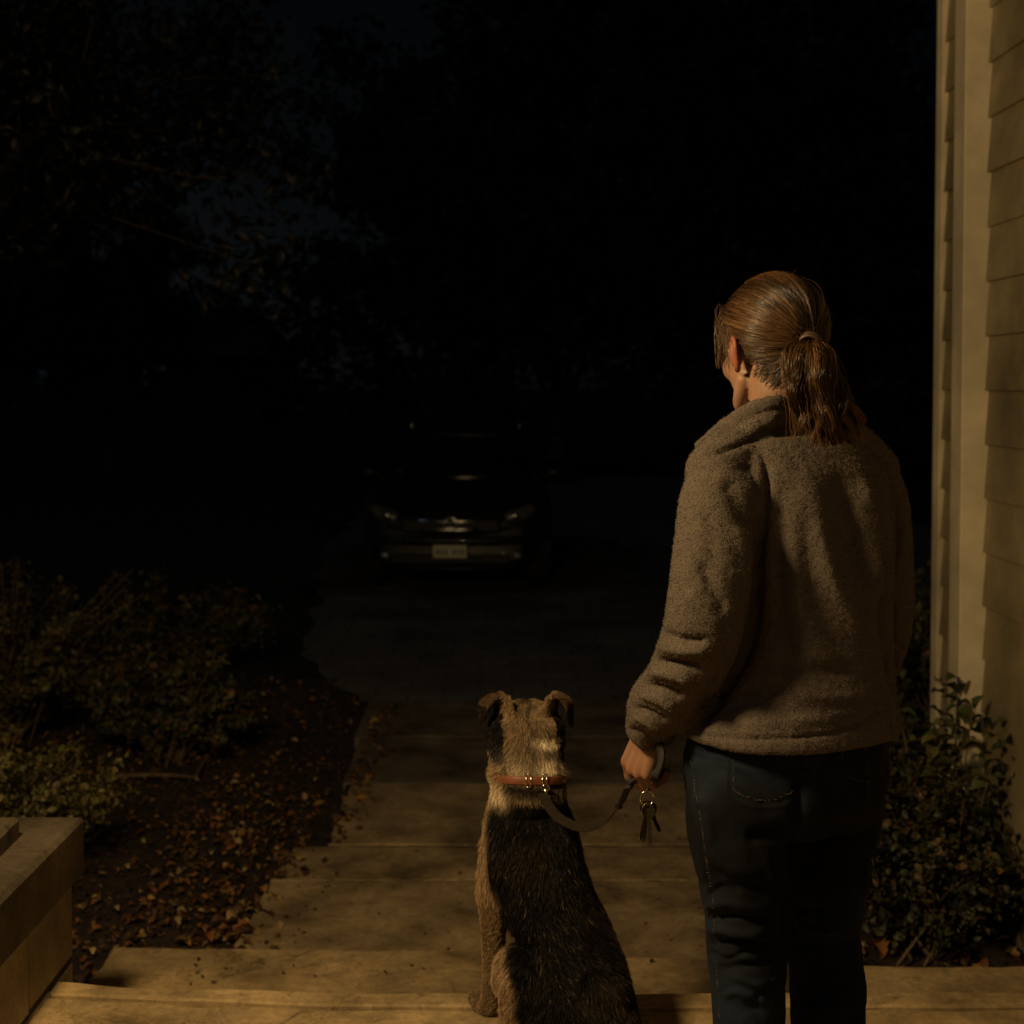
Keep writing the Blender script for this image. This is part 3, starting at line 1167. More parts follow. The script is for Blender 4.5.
cab = [cab_ring(.95, 1.05, 4.2, .80), cab_ring(1.10, 1.36, 4.08, .765), cab_ring(1.25, 1.66, 3.94, .71), cab_ring(1.37, 1.95, 3.80, .655)]
v, f = rings_vf(cab)
obj('windscreen', (v, f), M['glass'], car)
top_ = [cab_ring(1.365, 1.93, 3.82, .665), cab_ring(1.40, 2.02, 3.76, .645), cab_ring(1.43, 2.25, 3.6, .56), cab_ring(1.445, 2.6, 3.3, .35)]
v, f = rings_vf(top_)
obj('roof', (v, f), M['car_paint'], car)
for s in (-1, 1):
    g = MB(True)
    g.tube(catmull([(s * .79, 1.12, .96), (s * .735, 1.50, 1.16), (s * .655, 1.97, 1.385)], 6), .035, 8)
    obj('pillar', g, M['car_paint'], car)
    g = MB(True)
    g.tube([(s * .58, 2.1, 1.475), (s * .585, 2.9, 1.49), (s * .57, 3.7, 1.47)], .016, 8)
    for yy in (2.12, 3.68):
        g.tube([(s * .58, yy, 1.42), (s * .58, yy, 1.48)], .014, 6)
    obj('roof_rail', g, M['chrome'], car)
    v, f = ellipsoid((s * .95, 1.32, 1.03), (.10, .06, .065))
    g = MB(True)
    g.add(v, f)
    g.tube([(s * .80, 1.36, .99), (s * .90, 1.34, 1.01)], .02, 6)
    obj('side_mirror', g, M['car_paint'], car)
    # headlight: swept lens with inner bulbs
    q = [(s * .50, .055, .66), (s * .60, .09, .665), (s * .72, .17, .68), (s * .80, .30, .72)]
    q2 = [(s * .50, .085, .735), (s * .60, .13, .765), (s * .72, .23, .80), (s * .80, .38, .83)]
    mid = [((np.array(a) + np.array(b)) / 2 + np.array([s * .01, -.035, 0])) for a, b in zip(q, q2)]
    vv = np.vstack([q, mid, q2])
    ff = []
    for r in range(2):
        for j in range(3):
            a = r * 4 + j
            ff.append((a, a + 1, a + 5, a + 4) if s > 0 else (a, a + 4, a + 5, a + 1))
    hl = obj('headlight', (vv, ff), M['lens'], car)
    hs = hl.modifiers.new('s', 'SOLIDIFY')
    hs.thickness = .03
    hs.offset = 0
    v, f = ellipsoid((s * .60, .055, .715), (.038, .025, .036))
    obj('bulb_housing', (v, f), M['chrome'], hl)
    v, f = ellipsoid((s * .765, .20, .755), (.028, .03, .03))
    obj('turn_signal', (v, f), M['amber'], hl)
    v, f = ellipsoid((s * .62, .03, .36), (.05, .03, .036))
    obj('fog_light', (v, f), M['lens'], car)
    for wy in (.85, 3.55):
        wv = []
        tyre = MB(True)
        prof = [(.20, -.10), (.29, -.10), (.32, -.075), (.325, 0), (.32, .075), (.29, .10), (.20, .10)]
        rg = []
        for (rr_, xx) in prof:
            a = np.arange(32) / 32 * 2 * pi
            rg.append(np.stack([np.full(32, s * .80 + xx), wy + np.cos(a) * rr_, .325 + np.sin(a) * rr_], 1))
        v, f = rings_vf(rg, cap=True)
        w_ = bpy.data.objects.new('wheel', None)
        COL.objects.link(w_)
        w_.parent = car
        obj('tyre', (v, f), M['rubber'], w_)
        g = MB()
        for k in range(7):
            a = k / 7 * 2 * pi
            g.tube([(s * .905, wy, .325), (s * .903, wy + cos(a) * .19, .325 + sin(a) * .19)], [.03, .022], 6)
        a = np.linspace(0, 2 * pi, 25)
        g.tube(np.stack([np.full(25, s * .90), wy + np.cos(a) * .195, .325 + np.sin(a) * .195], 1), .014, 6, cap=False)
        obj('rim', g, M['rim'], w_)
g = MB()
g.box(-.46, .46, .0, .10, .565, .70, .02)
gr = obj('grille', g, M['plastic'], car)
g = MB(True)
for zz, hw in ((.685, .44), (.61, .36)):
    g.tube(catmull([(-hw, .055, zz), (-.2, -.012, zz - .012), (0, -.022, zz - .016), (.2, -.012, zz - .012), (hw, .055, zz)], 5), .012, 8)
obj('chrome_bar', g, M['chrome'], gr)
g = MB(True)
a = np.linspace(0, 2 * pi, 25)
g.tube(np.stack([np.cos(a) * .068, np.full(25, -.035), .655 + np.sin(a) * .048], 1), .009, 6, cap=False)
g.tube([(-.062, -.036, .655), (0, -.044, .672), (.062, -.036, .655)], .008, 6)
g.tube([(0, -.04, .615), (0, -.046, .675)], .008, 6)
obj('emblem', g, M['chrome'], gr)
g = MB(True)
g.tube(catmull([(-.80, .22, .49), (-.6, .05, .50), (-.3, -.03, .50), (0, -.045, .50), (.3, -.03, .50), (.6, .05, .50), (.80, .22, .49)], 5), .038, 10)
obj('bumper', g, M['car_paint'], car)
g = MB(True)
g.tube(catmull([(-.62, .08, .27), (-.3, .0, .255), (0, -.015, .25), (.3, .0, .255), (.62, .08, .27)], 5), .014, 8)
obj('chin_strip', g, M['car_paint'], car)
g = MB()
g.box(-.55, .55, .0, .06, .29, .37, .01)
obj('air_intake', g, M['plastic'], car)
M['plate'] = mat('plate_face', (.70, .66, .46), .35, noise=40, col2=(.82, .78, .55))
M['plate_ink'] = mat('plate_ink', (.05, .09, .07), .6)
g = MB()
g.box(-.158, .158, -.098, -.088, .352, .468, .004)
pl = obj('licence_plate', g, M['plate'], car)
for k, x in enumerate(np.linspace(-.115, .115, 7)):
    if k == 3:
        continue
    g = MB()
    g.box(x - .012, x + .012, -.1005, -.0985, .385, .3935)
    g.box(x - .012, x - .006, -.1007, -.0983, .385, .43)
    g.box(x + .005 * (k % 2), x + .0122, -.1003, -.0987, .385, .4298)
    obj('plate_character', g, M['plate_ink'], pl)

# ================================================================== THE WOMAN
PHI = radians(24)
YB = 2.40
bx = np.array([cos(PHI), sin(PHI), 0])        # her right
by = np.array([-sin(PHI), cos(PHI), 0])       # the way her body faces
NR = 56


def body_loft(secs, m=5, expo=1.0, yc=YB):
    """secs rows: uL, uR, v, depth half thickness, optional depth"""
    rows = []
    for s in secs:
        Y = s[4] if len(s) > 4 else yc
        uL, uR, vv, b = s[:4]
        w = R((uR - uL) / 2, Y)
        a = math.sqrt(max(w * w - (b * sin(PHI)) ** 2, (.35 * w) ** 2)) / cos(PHI)
        c = P((uL + uR) / 2, vv, Y)
        rows.append((*c, a, b))
    rr = catmull(rows, m)
    rings = []
    for x, y, z, a, b in rr:
        t = np.arange(NR) / NR * 2 * pi
        ct, st = np.cos(t), np.sin(t)
        px_ = np.sign(ct) * np.abs(ct) ** expo * a
        py_ = np.sign(st) * np.abs(st) ** expo * b
        rings.append(np.array([x, y, z]) + np.outer(px_, bx) + np.outer(py_, by))
    v, f = rings_vf(rings[::-1] if rings[0][0, 2] > rings[-1][0, 2] else rings)
    return v, f


def plimb(rows, n=28, m=6):
    """rows: u, v, Y, radius px"""
    return limb([(*P(u, v, Y), R(r, Y)) for u, v, Y, r in rows], n, m)


# ---- jacket
torso = body_loft([(750, 812, 414, .062), (728, 832, 424, .075), (710, 854, 437, .092), (698, 872, 452, .108), (694, 886, 472, .122),
                   (702, 892, 510, .132), (716, 890, 560, .138), (718, 888, 620, .140), (694, 891, 680, .150),
                   (676, 897, 710, .164), (673, 899, 722, .167), (676, 897, 729, .164)], expo=.86)
lsleeve = plimb([(727, 463, 2.33, 30), (717, 500, 2.29, 37), (713, 550, 2.27, 40), (707, 605, 2.26, 40.5), (698, 645, 2.27, 39),
                 (680, 682, 2.32, 36), (660, 706, 2.38, 32), (652, 722, 2.42, 25)])
rsleeve = plimb([(862, 470, 2.47, 32), (874, 505, 2.50, 34), (878, 560, 2.52, 34), (880, 612, 2.54, 33), (874, 650, 2.57, 31),
                 (860, 678, 2.68, 28), (846, 692, 2.80, 25)])
sh_l = plimb([(760, 440, 2.37, 30), (733, 455, 2.33, 31), (715, 475, 2.30, 32)])
sh_r = plimb([(805, 440, 2.42, 30), (842, 450, 2.45, 32), (868, 474, 2.48, 33)])


def strip(path, widths, thick, ups):
    """thick ribbon along a path, widths along the given up vectors, rounded"""
    p = catmull([list(a) + [w] + list(u) for a, w, u in zip(path, widths, ups)], 7)
    rings = []
    T = np.gradient(p[:, :3], axis=0)
    for i in range(len(p)):
        t = T[i] / np.linalg.norm(T[i])
        u = p[i, 4:7] - np.dot(p[i, 4:7], t) * t
        u /= np.linalg.norm(u)
        w = np.cross(t, u)
        a = np.arange(14) / 14 * 2 * pi
        ca, sa = np.cos(a), np.sin(a)
        rings.append(p[i, :3] + np.outer(np.sign(ca) * np.abs(ca) ** .7 * p[i, 3] / 2, u) + np.outer(np.sign(sa) * np.abs(sa) ** .7 * thick / 2, w))
    return rings_vf(rings)


cu = np.array([0, 0, 1.0])
collar = strip([P(858, 448, 2.54), P(828, 420, 2.46), P(804, 408, 2.37), P(780, 409, 2.31), P(752, 416, 2.31), P(724, 432, 2.35), P(698, 449, 2.41)],
               [.03, .038, .044, .050, .050, .042, .022], .017,
               [cu, cu, cu + .15 * -by, cu - .1 * by, cu + .0 * bx, cu - .15 * bx, cu - .3 * bx])
cuff = plimb([(655, 714, 2.41, 27), (651, 727, 2.43, 25)])
v, f = remesh([torso, lsleeve, rsleeve, sh_l, sh_r, collar, cuff], .0042, 5)
# hem band, collar fold, sleeve folds, back drape
ST = [
    # hem stitch line
    ([(682, 730), (720, 737), (762, 739), (810, 736), (850, 728), (895, 704)], 2.2, -.0045),
    ([(688, 746), (720, 752), (762, 754), (810, 752), (850, 744), (895, 720)], 6, .002),
    # collar roll
    ([(704, 456), (730, 448), (756, 438), (782, 433), (805, 432)], 3.5, -.008),
    ([(712, 438), (736, 425), (760, 413), (786, 408)], 3.0, -.004),
    # raglan seam between left sleeve and back
    ([(762, 448), (768, 475), (765, 510), (757, 560), (754, 600)], 4.5, -.010),
    ([(756, 560), (755, 610), (746, 650), (722, 690), (694, 733)], 6, -.016),
    ([(748, 470), (755, 500), (754, 540)], 10, .006),
    # shoulder dip and lumps of the left sleeve
    ([(722, 478), (738, 505), (750, 535)], 9, -.007),
    ([(712, 474), (735, 478), (756, 500)], 7, .004),
    ([(703, 500), (712, 540), (708, 590)], 9, -.004),
    ([(735, 520), (748, 560), (748, 600)], 7, .006),
    ([(700, 560), (712, 590), (728, 612)], 6, -.007),
    ([(688, 588), (705, 612), (722, 628)], 6, .006),
    # crushed folds at the elbow and the forearm
    ([(662, 632), (682, 640), (708, 640)], 4.5, -.010),
    ([(656, 646), (680, 650), (712, 650)], 5.5, .010),
    ([(652, 660), (676, 664), (704, 668)], 4, -.011),
    ([(648, 672), (668, 674), (694, 682)], 5, .010),
    ([(642, 684), (660, 688), (684, 698)], 3.8, -.010),
    ([(638, 696), (654, 698), (676, 710)], 4.5, .008),
    ([(633, 707), (648, 712), (668, 722)], 3.4, -.008),
    ([(630, 717), (645, 722), (662, 733)], 4, .007),
    ([(628, 728), (642, 733), (655, 742)], 3, -.005),
    ([(715, 640), (726, 660), (714, 690), (690, 715)], 8, -.006),
    # drape down the back
    ([(806, 470), (800, 520), (796, 580), (800, 640)], 12, .006),
    ([(782, 480), (778, 540), (780, 600), (790, 660)], 10, -.008),
    ([(812, 480), (822, 545), (842, 600), (872, 645)], 10, .009),
    ([(800, 500), (806, 565), (824, 620), (856, 665)], 12, -.007),
    ([(836, 470), (850, 530), (864, 590), (880, 640)], 9, -.009),
    ([(860, 480), (866, 540), (874, 600)], 8, .007),
    ([(858, 470), (872, 510), (876, 560), (884, 600)], 5.5, .008),
    ([(773, 520), (772, 560), (768, 610)], 6, .006),
    ([(770, 660), (810, 672), (860, 668)], 9, -.007),
    ([(790, 690), (830, 698), (880, 690)], 9, .006),
    ([(735, 700), (760, 690), (790, 690)], 10, -.005),
    ([(722, 716), (770, 722), (830, 716), (880, 702)], 7, .004),
    ([(748, 436), (762, 458), (768, 490), (765, 530), (758, 570)], 1.7, -.0030),
    ([(862, 448), (880, 482), (886, 520), (886, 560)], 1.7, -.0030),
    ([(776, 432), (792, 434), (812, 433)], 1.7, -.0025),
    ([(629, 716), (640, 722), (652, 730), (664, 737)], 1.6, -.0025),
    # gap between right sleeve and body
    ([(893, 500), (900, 535), (893, 565), (886, 590)], 3.5, -.010),
    ([(886, 590), (888, 630), (892, 665), (896, 690)], 4.5, -.022),
    ([(882, 480), (896, 500), (906, 530)], 4, -.004),
    ([(896, 640), (903, 648), (909, 650)], 4, -.006),
]
v = strokes(v, f, ST)
n_ = vnormals(v, f)
v = v + n_ * (.0020 * fbm(v * np.array([1, 1, .35]), 9, 3, 2) + .0006 * vnoise(v, 110, 8) + .0008 * vnoise(v, 230, 9))[:, None]
base_c = np.array([.140, .113, .090])
pc = base_c * (1 + .10 * fbm(v, 60, 5, 3) + .08 * vnoise(v, 300, 2))[:, None]
woman = thing('person', 'woman seen from behind in a taupe fleece jacket and jeans holding leash and keys', 'person', (P(788, 700, YB)[0], YB, ZA))
wo = np.array(woman.location)
M['fleece'] = attr_mat('fleece', .95, .15, sheen=0, bump=1.0, bscale=330, bdist=.005)
M['fuzz'] = attr_mat('fleece_fuzz', .95, .05)
jv, jf = v, f
jk = obj('jacket', np_mesh('jacket', v - wo, f, cols=pc), M['fleece'], woman)
# short pile that breaks up the outline
N = 210000
p, nn = sample_surface(v, f, N)
tang = rng.normal(0, .55, (N, 3))
L = rng.uniform(.0005, .0018, N)
cl = vnoise(p, 120, 4)[:, None] * .5 * np.roll(nn, 1, 1)
d = nn + tang + cl
d /= np.linalg.norm(d, axis=1)[:, None]
paths = np.stack([p, p + d * L[:, None] * .6, p + (d + rng.normal(0, .6, (N, 3))) * L[:, None]], 1)
rad = np.stack([np.full(N, .00045), np.full(N, .0004), np.full(N, .00012)], 1)
cc = base_c * rng.uniform(.75, 1.25, (N, 1))
obj('fleece_pile', strand_mesh('fleece_pile', paths - wo, rad, cc, 2), M['fuzz'], jk)

# ---- jeans
hips = body_loft([(700, 880, 690, .118), (690, 889, 720, .135), (684, 889, 745, .142), (683, 889, 775, .146), (684, 886, 800, .140), (690, 878, 822, .118)], expo=.9)
ll = plimb([(734, 778, 2.36, 48), (735, 800, 2.35, 51), (738, 840, 2.34, 50), (743, 880, 2.34, 47), (747, 912, 2.34, 43.5), (747, 942, 2.34, 42),
            (748, 980, 2.32, 38.5), (749, 1024, 2.31, 37), (750, 1090, 2.30, 36), (752, 1160, 2.29, 32), (752, 1225, 2.29, 29), (752, 1252, 2.29, 30)])
rl = plimb([(838, 778, 2.46, 46), (836, 800, 2.46, 49), (832, 840, 2.46, 45), (827, 880, 2.46, 43), (824, 915, 2.46, 39), (824, 942, 2.46, 38),
            (828, 980, 2.45, 38), (829, 1024, 2.44, 37.5), (830, 1090, 2.43, 35), (830, 1150, 2.42, 31), (830, 1205, 2.42, 28), (830, 1222, 2.42, 29)])
v, f = remesh([hips, ll, rl], .0042, 5)
JS = [
    # back cleft and seat
    ([(800, 752), (800, 790), (794, 830)], 6, -.010),
    ([(792, 830), (789, 880), (787, 940)], 5, -.012),
    ([(745, 838), (770, 836), (792, 824)], 7, -.008),
    ([(800, 826), (830, 832), (860, 824)], 7, -.007),
    ([(700, 800), (716, 830), (740, 850)], 8, -.005),
    ([(705, 845), (730, 868), (765, 872)], 7, .005),
    ([(712, 868), (735, 884), (770, 888)], 5, -.006),
    # knee creases
    ([(704, 908), (730, 902), (765, 912)], 4.5, .008),
    ([(706, 920), (735, 916), (775, 926)], 3.5, -.009),
    ([(706, 932), (728, 930), (770, 938)], 4.5, .008),
    ([(708, 945), (735, 940), (778, 948)], 3.5, -.008),
    ([(712, 958), (735, 955), (765, 962)], 4.5, .006),
    ([(716, 970), (745, 965), (780, 960)], 4, -.006),
    ([(790, 905), (820, 912), (855, 905)], 4, -.007),
    ([(792, 925), (825, 932), (858, 925)], 4, .007),
    ([(792, 942), (820, 948), (858, 944)], 4, -.007),
    ([(800, 870), (825, 890), (850, 880)], 6, .005),
    ([(715, 990), (740, 1010), (775, 1000)], 7, -.004),
    ([(706, 898), (722, 888), (742, 892)], 3.5, -.006), ([(712, 925), (745, 934), (782, 918)], 3, .006),
    ([(708, 952), (728, 958), (752, 948)], 3, -.007), ([(730, 975), (760, 985), (784, 972)], 3.5, .006),
    ([(692, 790), (706, 812), (712, 850)], 6, .006), ([(760, 850), (775, 880), (782, 905)], 5, .005),
    ([(800, 850), (812, 890), (816, 940)], 5, -.006), ([(840, 850), (850, 880), (846, 930)], 5, .005),
    ([(720, 1000), (738, 992), (770, 1006)], 3.5, .005), ([(800, 985), (826, 992), (860, 980)], 4, -.006), ([(795, 1005), (830, 1010), (862, 1000)], 4, .005),
    # yoke seam
    ([(690, 758), (740, 764), (800, 770), (850, 760), (888, 742)], 1.5, -.0020),
    # pockets, seams
    ([(731, 756), (730, 776), (733, 794), (762, 804), (792, 797), (806, 776), (812, 752)], 1.6, -.0022),
    ([(728, 756), (727, 778), (731, 797), (762, 808), (794, 800), (809, 777), (815, 752)], 2.2, .0016),
    ([(843, 750), (846, 775), (866, 784), (884, 774), (889, 745)], 1.6, -.0022),
    ([(690, 760), (700, 830), (708, 880), (712, 905), (714, 960), (718, 1022)], 1.6, -.0025),
    ([(686, 760), (696, 830), (704, 880), (708, 905), (710, 960), (714, 1022)], 2.0, .0015),
]
v = strokes(v, f, JS)
n_ = vnormals(v, f)
v = v + n_ * (.0028 * fbm(v * np.array([1, 1, .7]), 11, 13, 4) + .0006 * vnoise(v, 60, 3) - .0045 * smooth01(1 - np.abs(fbm(v + .03 * np.stack([vnoise(v, 9, 2), v[:, 1] * 0, vnoise(v, 9, 6)], 1), 9, 77, 2)) * 3.2, .1, 1))[:, None]
fade = np.clip(.5 + .9 * fbm(v, 6, 33, 3), 0, 1)
u_, v__ = project(v)
jc = np.array([.0048, .0078, .0140])[None] * (.25 + 1.5 * fade)[:, None]
k = NT('denim')
at = k.n('ShaderNodeAttribute', attribute_name='Col')
geo = k.n('ShaderNodeNewGeometry')
wv = k.n('ShaderNodeTexNoise', Scale=420.0, Detail=3.0, Roughness=.8)
k.l(geo.outputs['Position'], wv.inputs['Vector'])
mr = k.n('ShaderNodeMapRange')
for a, b in zip(('From Min', 'From Max', 'To Min', 'To Max'), (.3, .7, .55, 1.5)):
    mr.inputs[a].default_value = b
k.l(wv.outputs['Fac'], mr.inputs['Value'])
mx = k.n('ShaderNodeMix', data_type='RGBA', blend_type='MULTIPLY')
mx.inputs[0].default_value = 1
k.l(at.outputs['Color'], mx.inputs[6])
k.l(mr.outputs['Result'], mx.inputs[7])
k.l(mx.outputs[2], k.b.inputs['Base Color'])
bp = k.n('ShaderNodeBump', Strength=.5, Distance=.0015)
k.l(wv.outputs['Fac'], bp.inputs['Height'])
k.l(bp.outputs['Normal'], k.b.inputs['Normal'])
k.set(Roughness=.85, Specular_IOR_Level=.2)
M['denim'] = k.m
jn = obj('jeans', np_mesh('jeans', v - wo, f, cols=jc), M['denim'], woman)
# stitching as short raised threads along the seams
jv2, jn2 = v, vnormals(v, f)


def on_surface(pts, vs, ns, off=.0012):
    q2 = np.stack(project(vs), 1)
    view = np.array([0, 0, CAMZ]) - vs
    front = (ns * view).sum(1) > 0
    idx = np.where(front)[0]
    out = []
    for uv in pts:
        cand = idx[np.argsort(((q2[idx] - uv) ** 2).sum(1))[:6]]
        dist = np.linalg.norm(vs[cand] - [0, 0, CAMZ], axis=1)
        c0 = cand[np.argmin(dist)]
        out.append(vs[c0] + ns[c0] * off)
    return np.array(out)


M['thread'] = mat('thread', (.10, .068, .032), .7)
for line in ([(690, 762), (700, 830), (708, 880), (712, 905), (714, 960), (718, 1022)],
             [(732, 757), (731, 776), (734, 793), (762, 802), (791, 795), (804, 776), (810, 755)],
             [(844, 752), (847, 774), (866, 782), (883, 773), (888, 747)],
             [(868, 748), (870, 790), (864, 810)]):
    g = MB()
    cp = catmull(np.array(line, float), 12)
    L = np.concatenate([[0], np.cumsum(np.linalg.norm(np.diff(cp, axis=0), axis=1))])
    s = 0
    while s < L[-1] - 2.5:
        a = np.array([np.interp(t, L, cp[:, 0]) for t in (s, s + 2.2)])
        b = np.array([np.interp(t, L, cp[:, 1]) for t in (s, s + 2.2)])
        q = on_surface(np.stack([a, b], 1), jv2, jn2, .0004)
        if np.linalg.norm(q[0] - q[1]) < .008:
            g.tube(q - wo, .0004, 4)
        s += 3.4
    obj('stitching', g, M['thread'], jn)

# ---- shoes
M['shoe'] = mat('shoe_leather', (.035, .025, .018), .6, noise=30, bump=.4)
M['sole'] = mat('shoe_sole', (.12, .11, .10), .8)
for (u, Yf) in ((752, 2.30), (830, 2.43)):
    c = P(u, 1240, Yf)
    c[2] = ZA
    sv = []
    rg = []
    for t, w, h in ((-.07, .024, .05), (-.055, .034, .085), (-.02, .038, .095), (.03, .040, .085), (.09, .044, .06), (.15, .046, .045), (.185, .034, .036), (.20, .015, .022)):
        a = np.arange(20) / 20 * 2 * pi
        cc_ = c + by * t + np.array([0, 0, .012 + h / 2])
        rg.append(cc_ + np.outer(np.cos(a) * w, bx) + np.outer(np.sin(a) * h / 2, [0, 0, 1]))
    sv, sf = rings_vf(rg)
    sh = obj('shoe', (sv - wo, [tuple(reversed(q)) for q in sf]), M['shoe'], woman)
    rg = []
    for z in (.001, .004, .02, .024):
        pts = []
        for i in range(28):
            a = i / 28 * 2 * pi
            l_ = .065 + cos(a) * .137
            w = .046 * abs(sin(a)) ** .8 * (1 if sin(a) > 0 else -1) * (1.0 if l_ > .05 else .86)
            pts.append(c + by * l_ + bx * w + np.array([0, 0, z]))
        rg.append(np.array(pts))
    sv, sf = rings_vf(rg)
    obj('sole', (sv - wo, sf), M['sole'], sh)

# ---- head, neck, arms and hands: one continuous body
PSI = radians(26)
HC = P(771, 348, 2.385)
RH = rotm('z', PSI) @ rotm('x', radians(-7))


def hd(p):
    return HC + (np.asarray(p, float) * np.array([.97, .94, .97])) @ RH.T


def hell(c, r, M_=None):
    v, f = ellipsoid((0, 0, 0), r, M_)
    return hd(v + np.array(c)), f


def hlimb(rows, n=16):
    r = np.array(rows, float)
    return limb(np.column_stack([hd(r[:, :3]), r[:, 3]]), n, 4)


parts = [hell((0, -.012, .030), (.072, .090, .082)), hell((0, .030, -.025), (.060, .062, .080)), hell((0, .040, -.070), (.046, .050, .040)),
         hell((0, .066, -.098), (.022, .020, .018)), hell((0, .060, .035), (.055, .035, .045)),
         hlimb([(0, .088, .012, .008), (0, .100, -.010, .0095), (0, .108, -.028, .0115)]),
         hell((.011, .096, -.032), (.009, .009, .007)), hell((-.011, .096, -.032), (.009, .009, .007)),
         hell((0, .088, -.058), (.022, .011, .006)), hell((0, .086, -.069), (.019, .011, .007))]
for s in (-1, 1):
    parts.append(hell((s * .038, .058, -.028), (.022, .022, .024)))
    parts.append(hlimb([(s * .015, .084, .026, .007), (s * .034, .082, .032, .008), (s * .052, .068, .026, .006)]))
    parts.append(hlimb([(s * .050, .014, -.052, .014), (s * .046, .030, -.074, .014), (s * .034, .052, -.090, .014), (s * .018, .066, -.096, .014)]))
    # ear: helix rim, bowl and lobe
    ear = rotm('z', s * radians(-28))
    parts.append(hell((s * .077, -.006, -.011), (.007, .015, .024), ear))
    rim = [(s * .072, .008, -.010, .004), (s * .076, .006, .006, .0042), (s * .081, -.004, .015, .0045), (s * .085, -.015, .010, .0045),
           (s * .086, -.018, -.006, .0045), (s * .081, -.013, -.024, .0045), (s * .076, -.005, -.036, .006), (s * .071, .002, -.039, .005)]
    parts.append(hlimb(rim, 10))
nb = P(778, 425, 2.40)
parts.append(limb([(*hd((0, -.020, -.045)), .054), (*hd((0, -.022, -.085)), .052), (*(nb * .5 + hd((0, -.02, -.1)) * .5), .053), (*nb, .062)], 24, 5))
# inside the clothes the body carries on down
core = body_loft([(745, 815, 425, .055), (715, 850, 450, .085), (712, 868, 490, .10), (725, 872, 560, .105), (728, 870, 620, .10), (712, 872, 690, .112), (700, 876, 740, .122), (712, 864, 785, .10)])
parts.append(core)
parts.append(plimb([(728, 470, 2.33, 24), (714, 540, 2.27, 26), (706, 605, 2.26, 24), (698, 645, 2.28, 24), (676, 690, 2.34, 20), (655, 714, 2.415, 16), (650, 726, 2.43, 15)]))
parts.append(plimb([(858, 470, 2.47, 24), (876, 560, 2.52, 24), (878, 612, 2.54, 23), (870, 648, 2.58, 22), (856, 678, 2.70, 18), (838, 698, 2.86, 15), (820, 706, 2.93, 13)]))
parts.append(plimb([(736, 790, 2.35, 34), (744, 880, 2.34, 28), (747, 942, 2.34, 26), (749, 1024, 2.31, 28), (752, 1160, 2.29, 20), (752, 1225, 2.29, 17), (751, 1240, 2.33, 15)]))
parts.append(plimb([(838, 790, 2.46, 32), (832, 880, 2.46, 25), (827, 942, 2.46, 24), (829, 1024, 2.44, 28), (830, 1150, 2.42, 20), (830, 1205, 2.42, 17), (829, 1214, 2.46, 15)]))


def hand(W_, d, nrm, s, sc=1.0, curl=(50, 128, 190), grip=(0, 0, 0, 0), thumb=None):
    """W_ wrist, d towards the knuckles, nrm out of the back of the hand, s towards the index finger"""
    d = d / np.linalg.norm(d)
    nrm = nrm - np.dot(nrm, d) * d
    nrm /= np.linalg.norm(nrm)
    s = s - np.dot(s, d) * d - np.dot(s, nrm) * nrm
    s /= np.linalg.norm(s)
    out = []
    tips = []
    kn = []
    for i in range(4):
        off = (.029, .0095, -.0095, -.027)[i]
        ln = (.092, .094, .089, .080)[i]
        K = W_ + sc * (d * ln + s * off - nrm * (.002 * (i == 0 or i == 3)))
        kn.append(K)
        r = (.0102, .0106, .0100, .0090)[i] * sc
        # metacarpal inside the palm
        out.append(limb([(*(W_ + sc * (s * off * .45 + d * .012)), .0145 * sc), (*(W_ + sc * (s * off * .8 + d * ln * .55 - nrm * .006)), .0145 * sc), (*K, r * 1.12)], 12, 4))
        L_ = [(.043, .026, .020), (.047, .029, .021), (.044, .027, .021), (.035, .021, .018)][i]
        pts = [K]
        q = K
        for a_, l_ in zip(curl, L_):
            a_ = radians(a_ + grip[i])
            q = q + sc * l_ * (cos(a_) * d - sin(a_) * nrm)
            pts.append(q)
        tips.append(q)
        out.append(limb([(*pts[0], r * 1.1), (*((pts[0] + pts[1]) / 2), r * .93), (*pts[1], r * 1.0), (*((pts[1] + pts[2]) / 2), r * .88), (*pts[2], r * .9), (*pts[3], r * .74)], 12, 3))
    out.append(limb([(*(W_ + sc * (s * .010 + d * .02 - nrm * .012)), .019 * sc), (*(W_ + sc * (s * .022 + d * .045 - nrm * .016)), .017 * sc)], 14, 4))
    out.append(limb([(*(W_ - sc * (s * .012) + sc * (d * .02 - nrm * .012)), .018 * sc), (*(W_ + sc * (-s * .020 + d * .06 - nrm * .012)), .015 * sc)], 14, 4))
    t0 = W_ + sc * (s * .024 + d * .030 - nrm * .014)
    t1 = t0 + sc * .036 * (.60 * d + .55 * s - .55 * nrm)
    t2 = t1 + sc * .032 * (.55 * d - .05 * s - .83 * nrm)
    t3 = t2 + sc * .026 * (.35 * d - .65 * s - .65 * nrm)
    out.append(limb([(*t0, .0135 * sc), (*t1, .0125 * sc), (*t2, .0110 * sc), (*t3, .0085 * sc)], 12, 4))
    return out, kn, tips


Wr = P(650, 727, 2.43)
hd_ = np.array([-.25, .30, -.92])
hparts, kn, tips = hand(Wr, hd_, np.array([-.80, -.52, .0]), np.array([-.45, .85, 0]), 1.0, (38, 108, 165), (-8, 0, 3, 6))
parts += hparts
Wr2 = P(822, 706, 2.93)
hp2, _, _ = hand(Wr2, np.array([-.9, .15, -.35]), np.array([-.1, .9, .3]), np.array([0, -.2, 1]), 1.0, (35, 80, 120))
parts += hp2
v, f = remesh(parts, .0028, 3, .5)
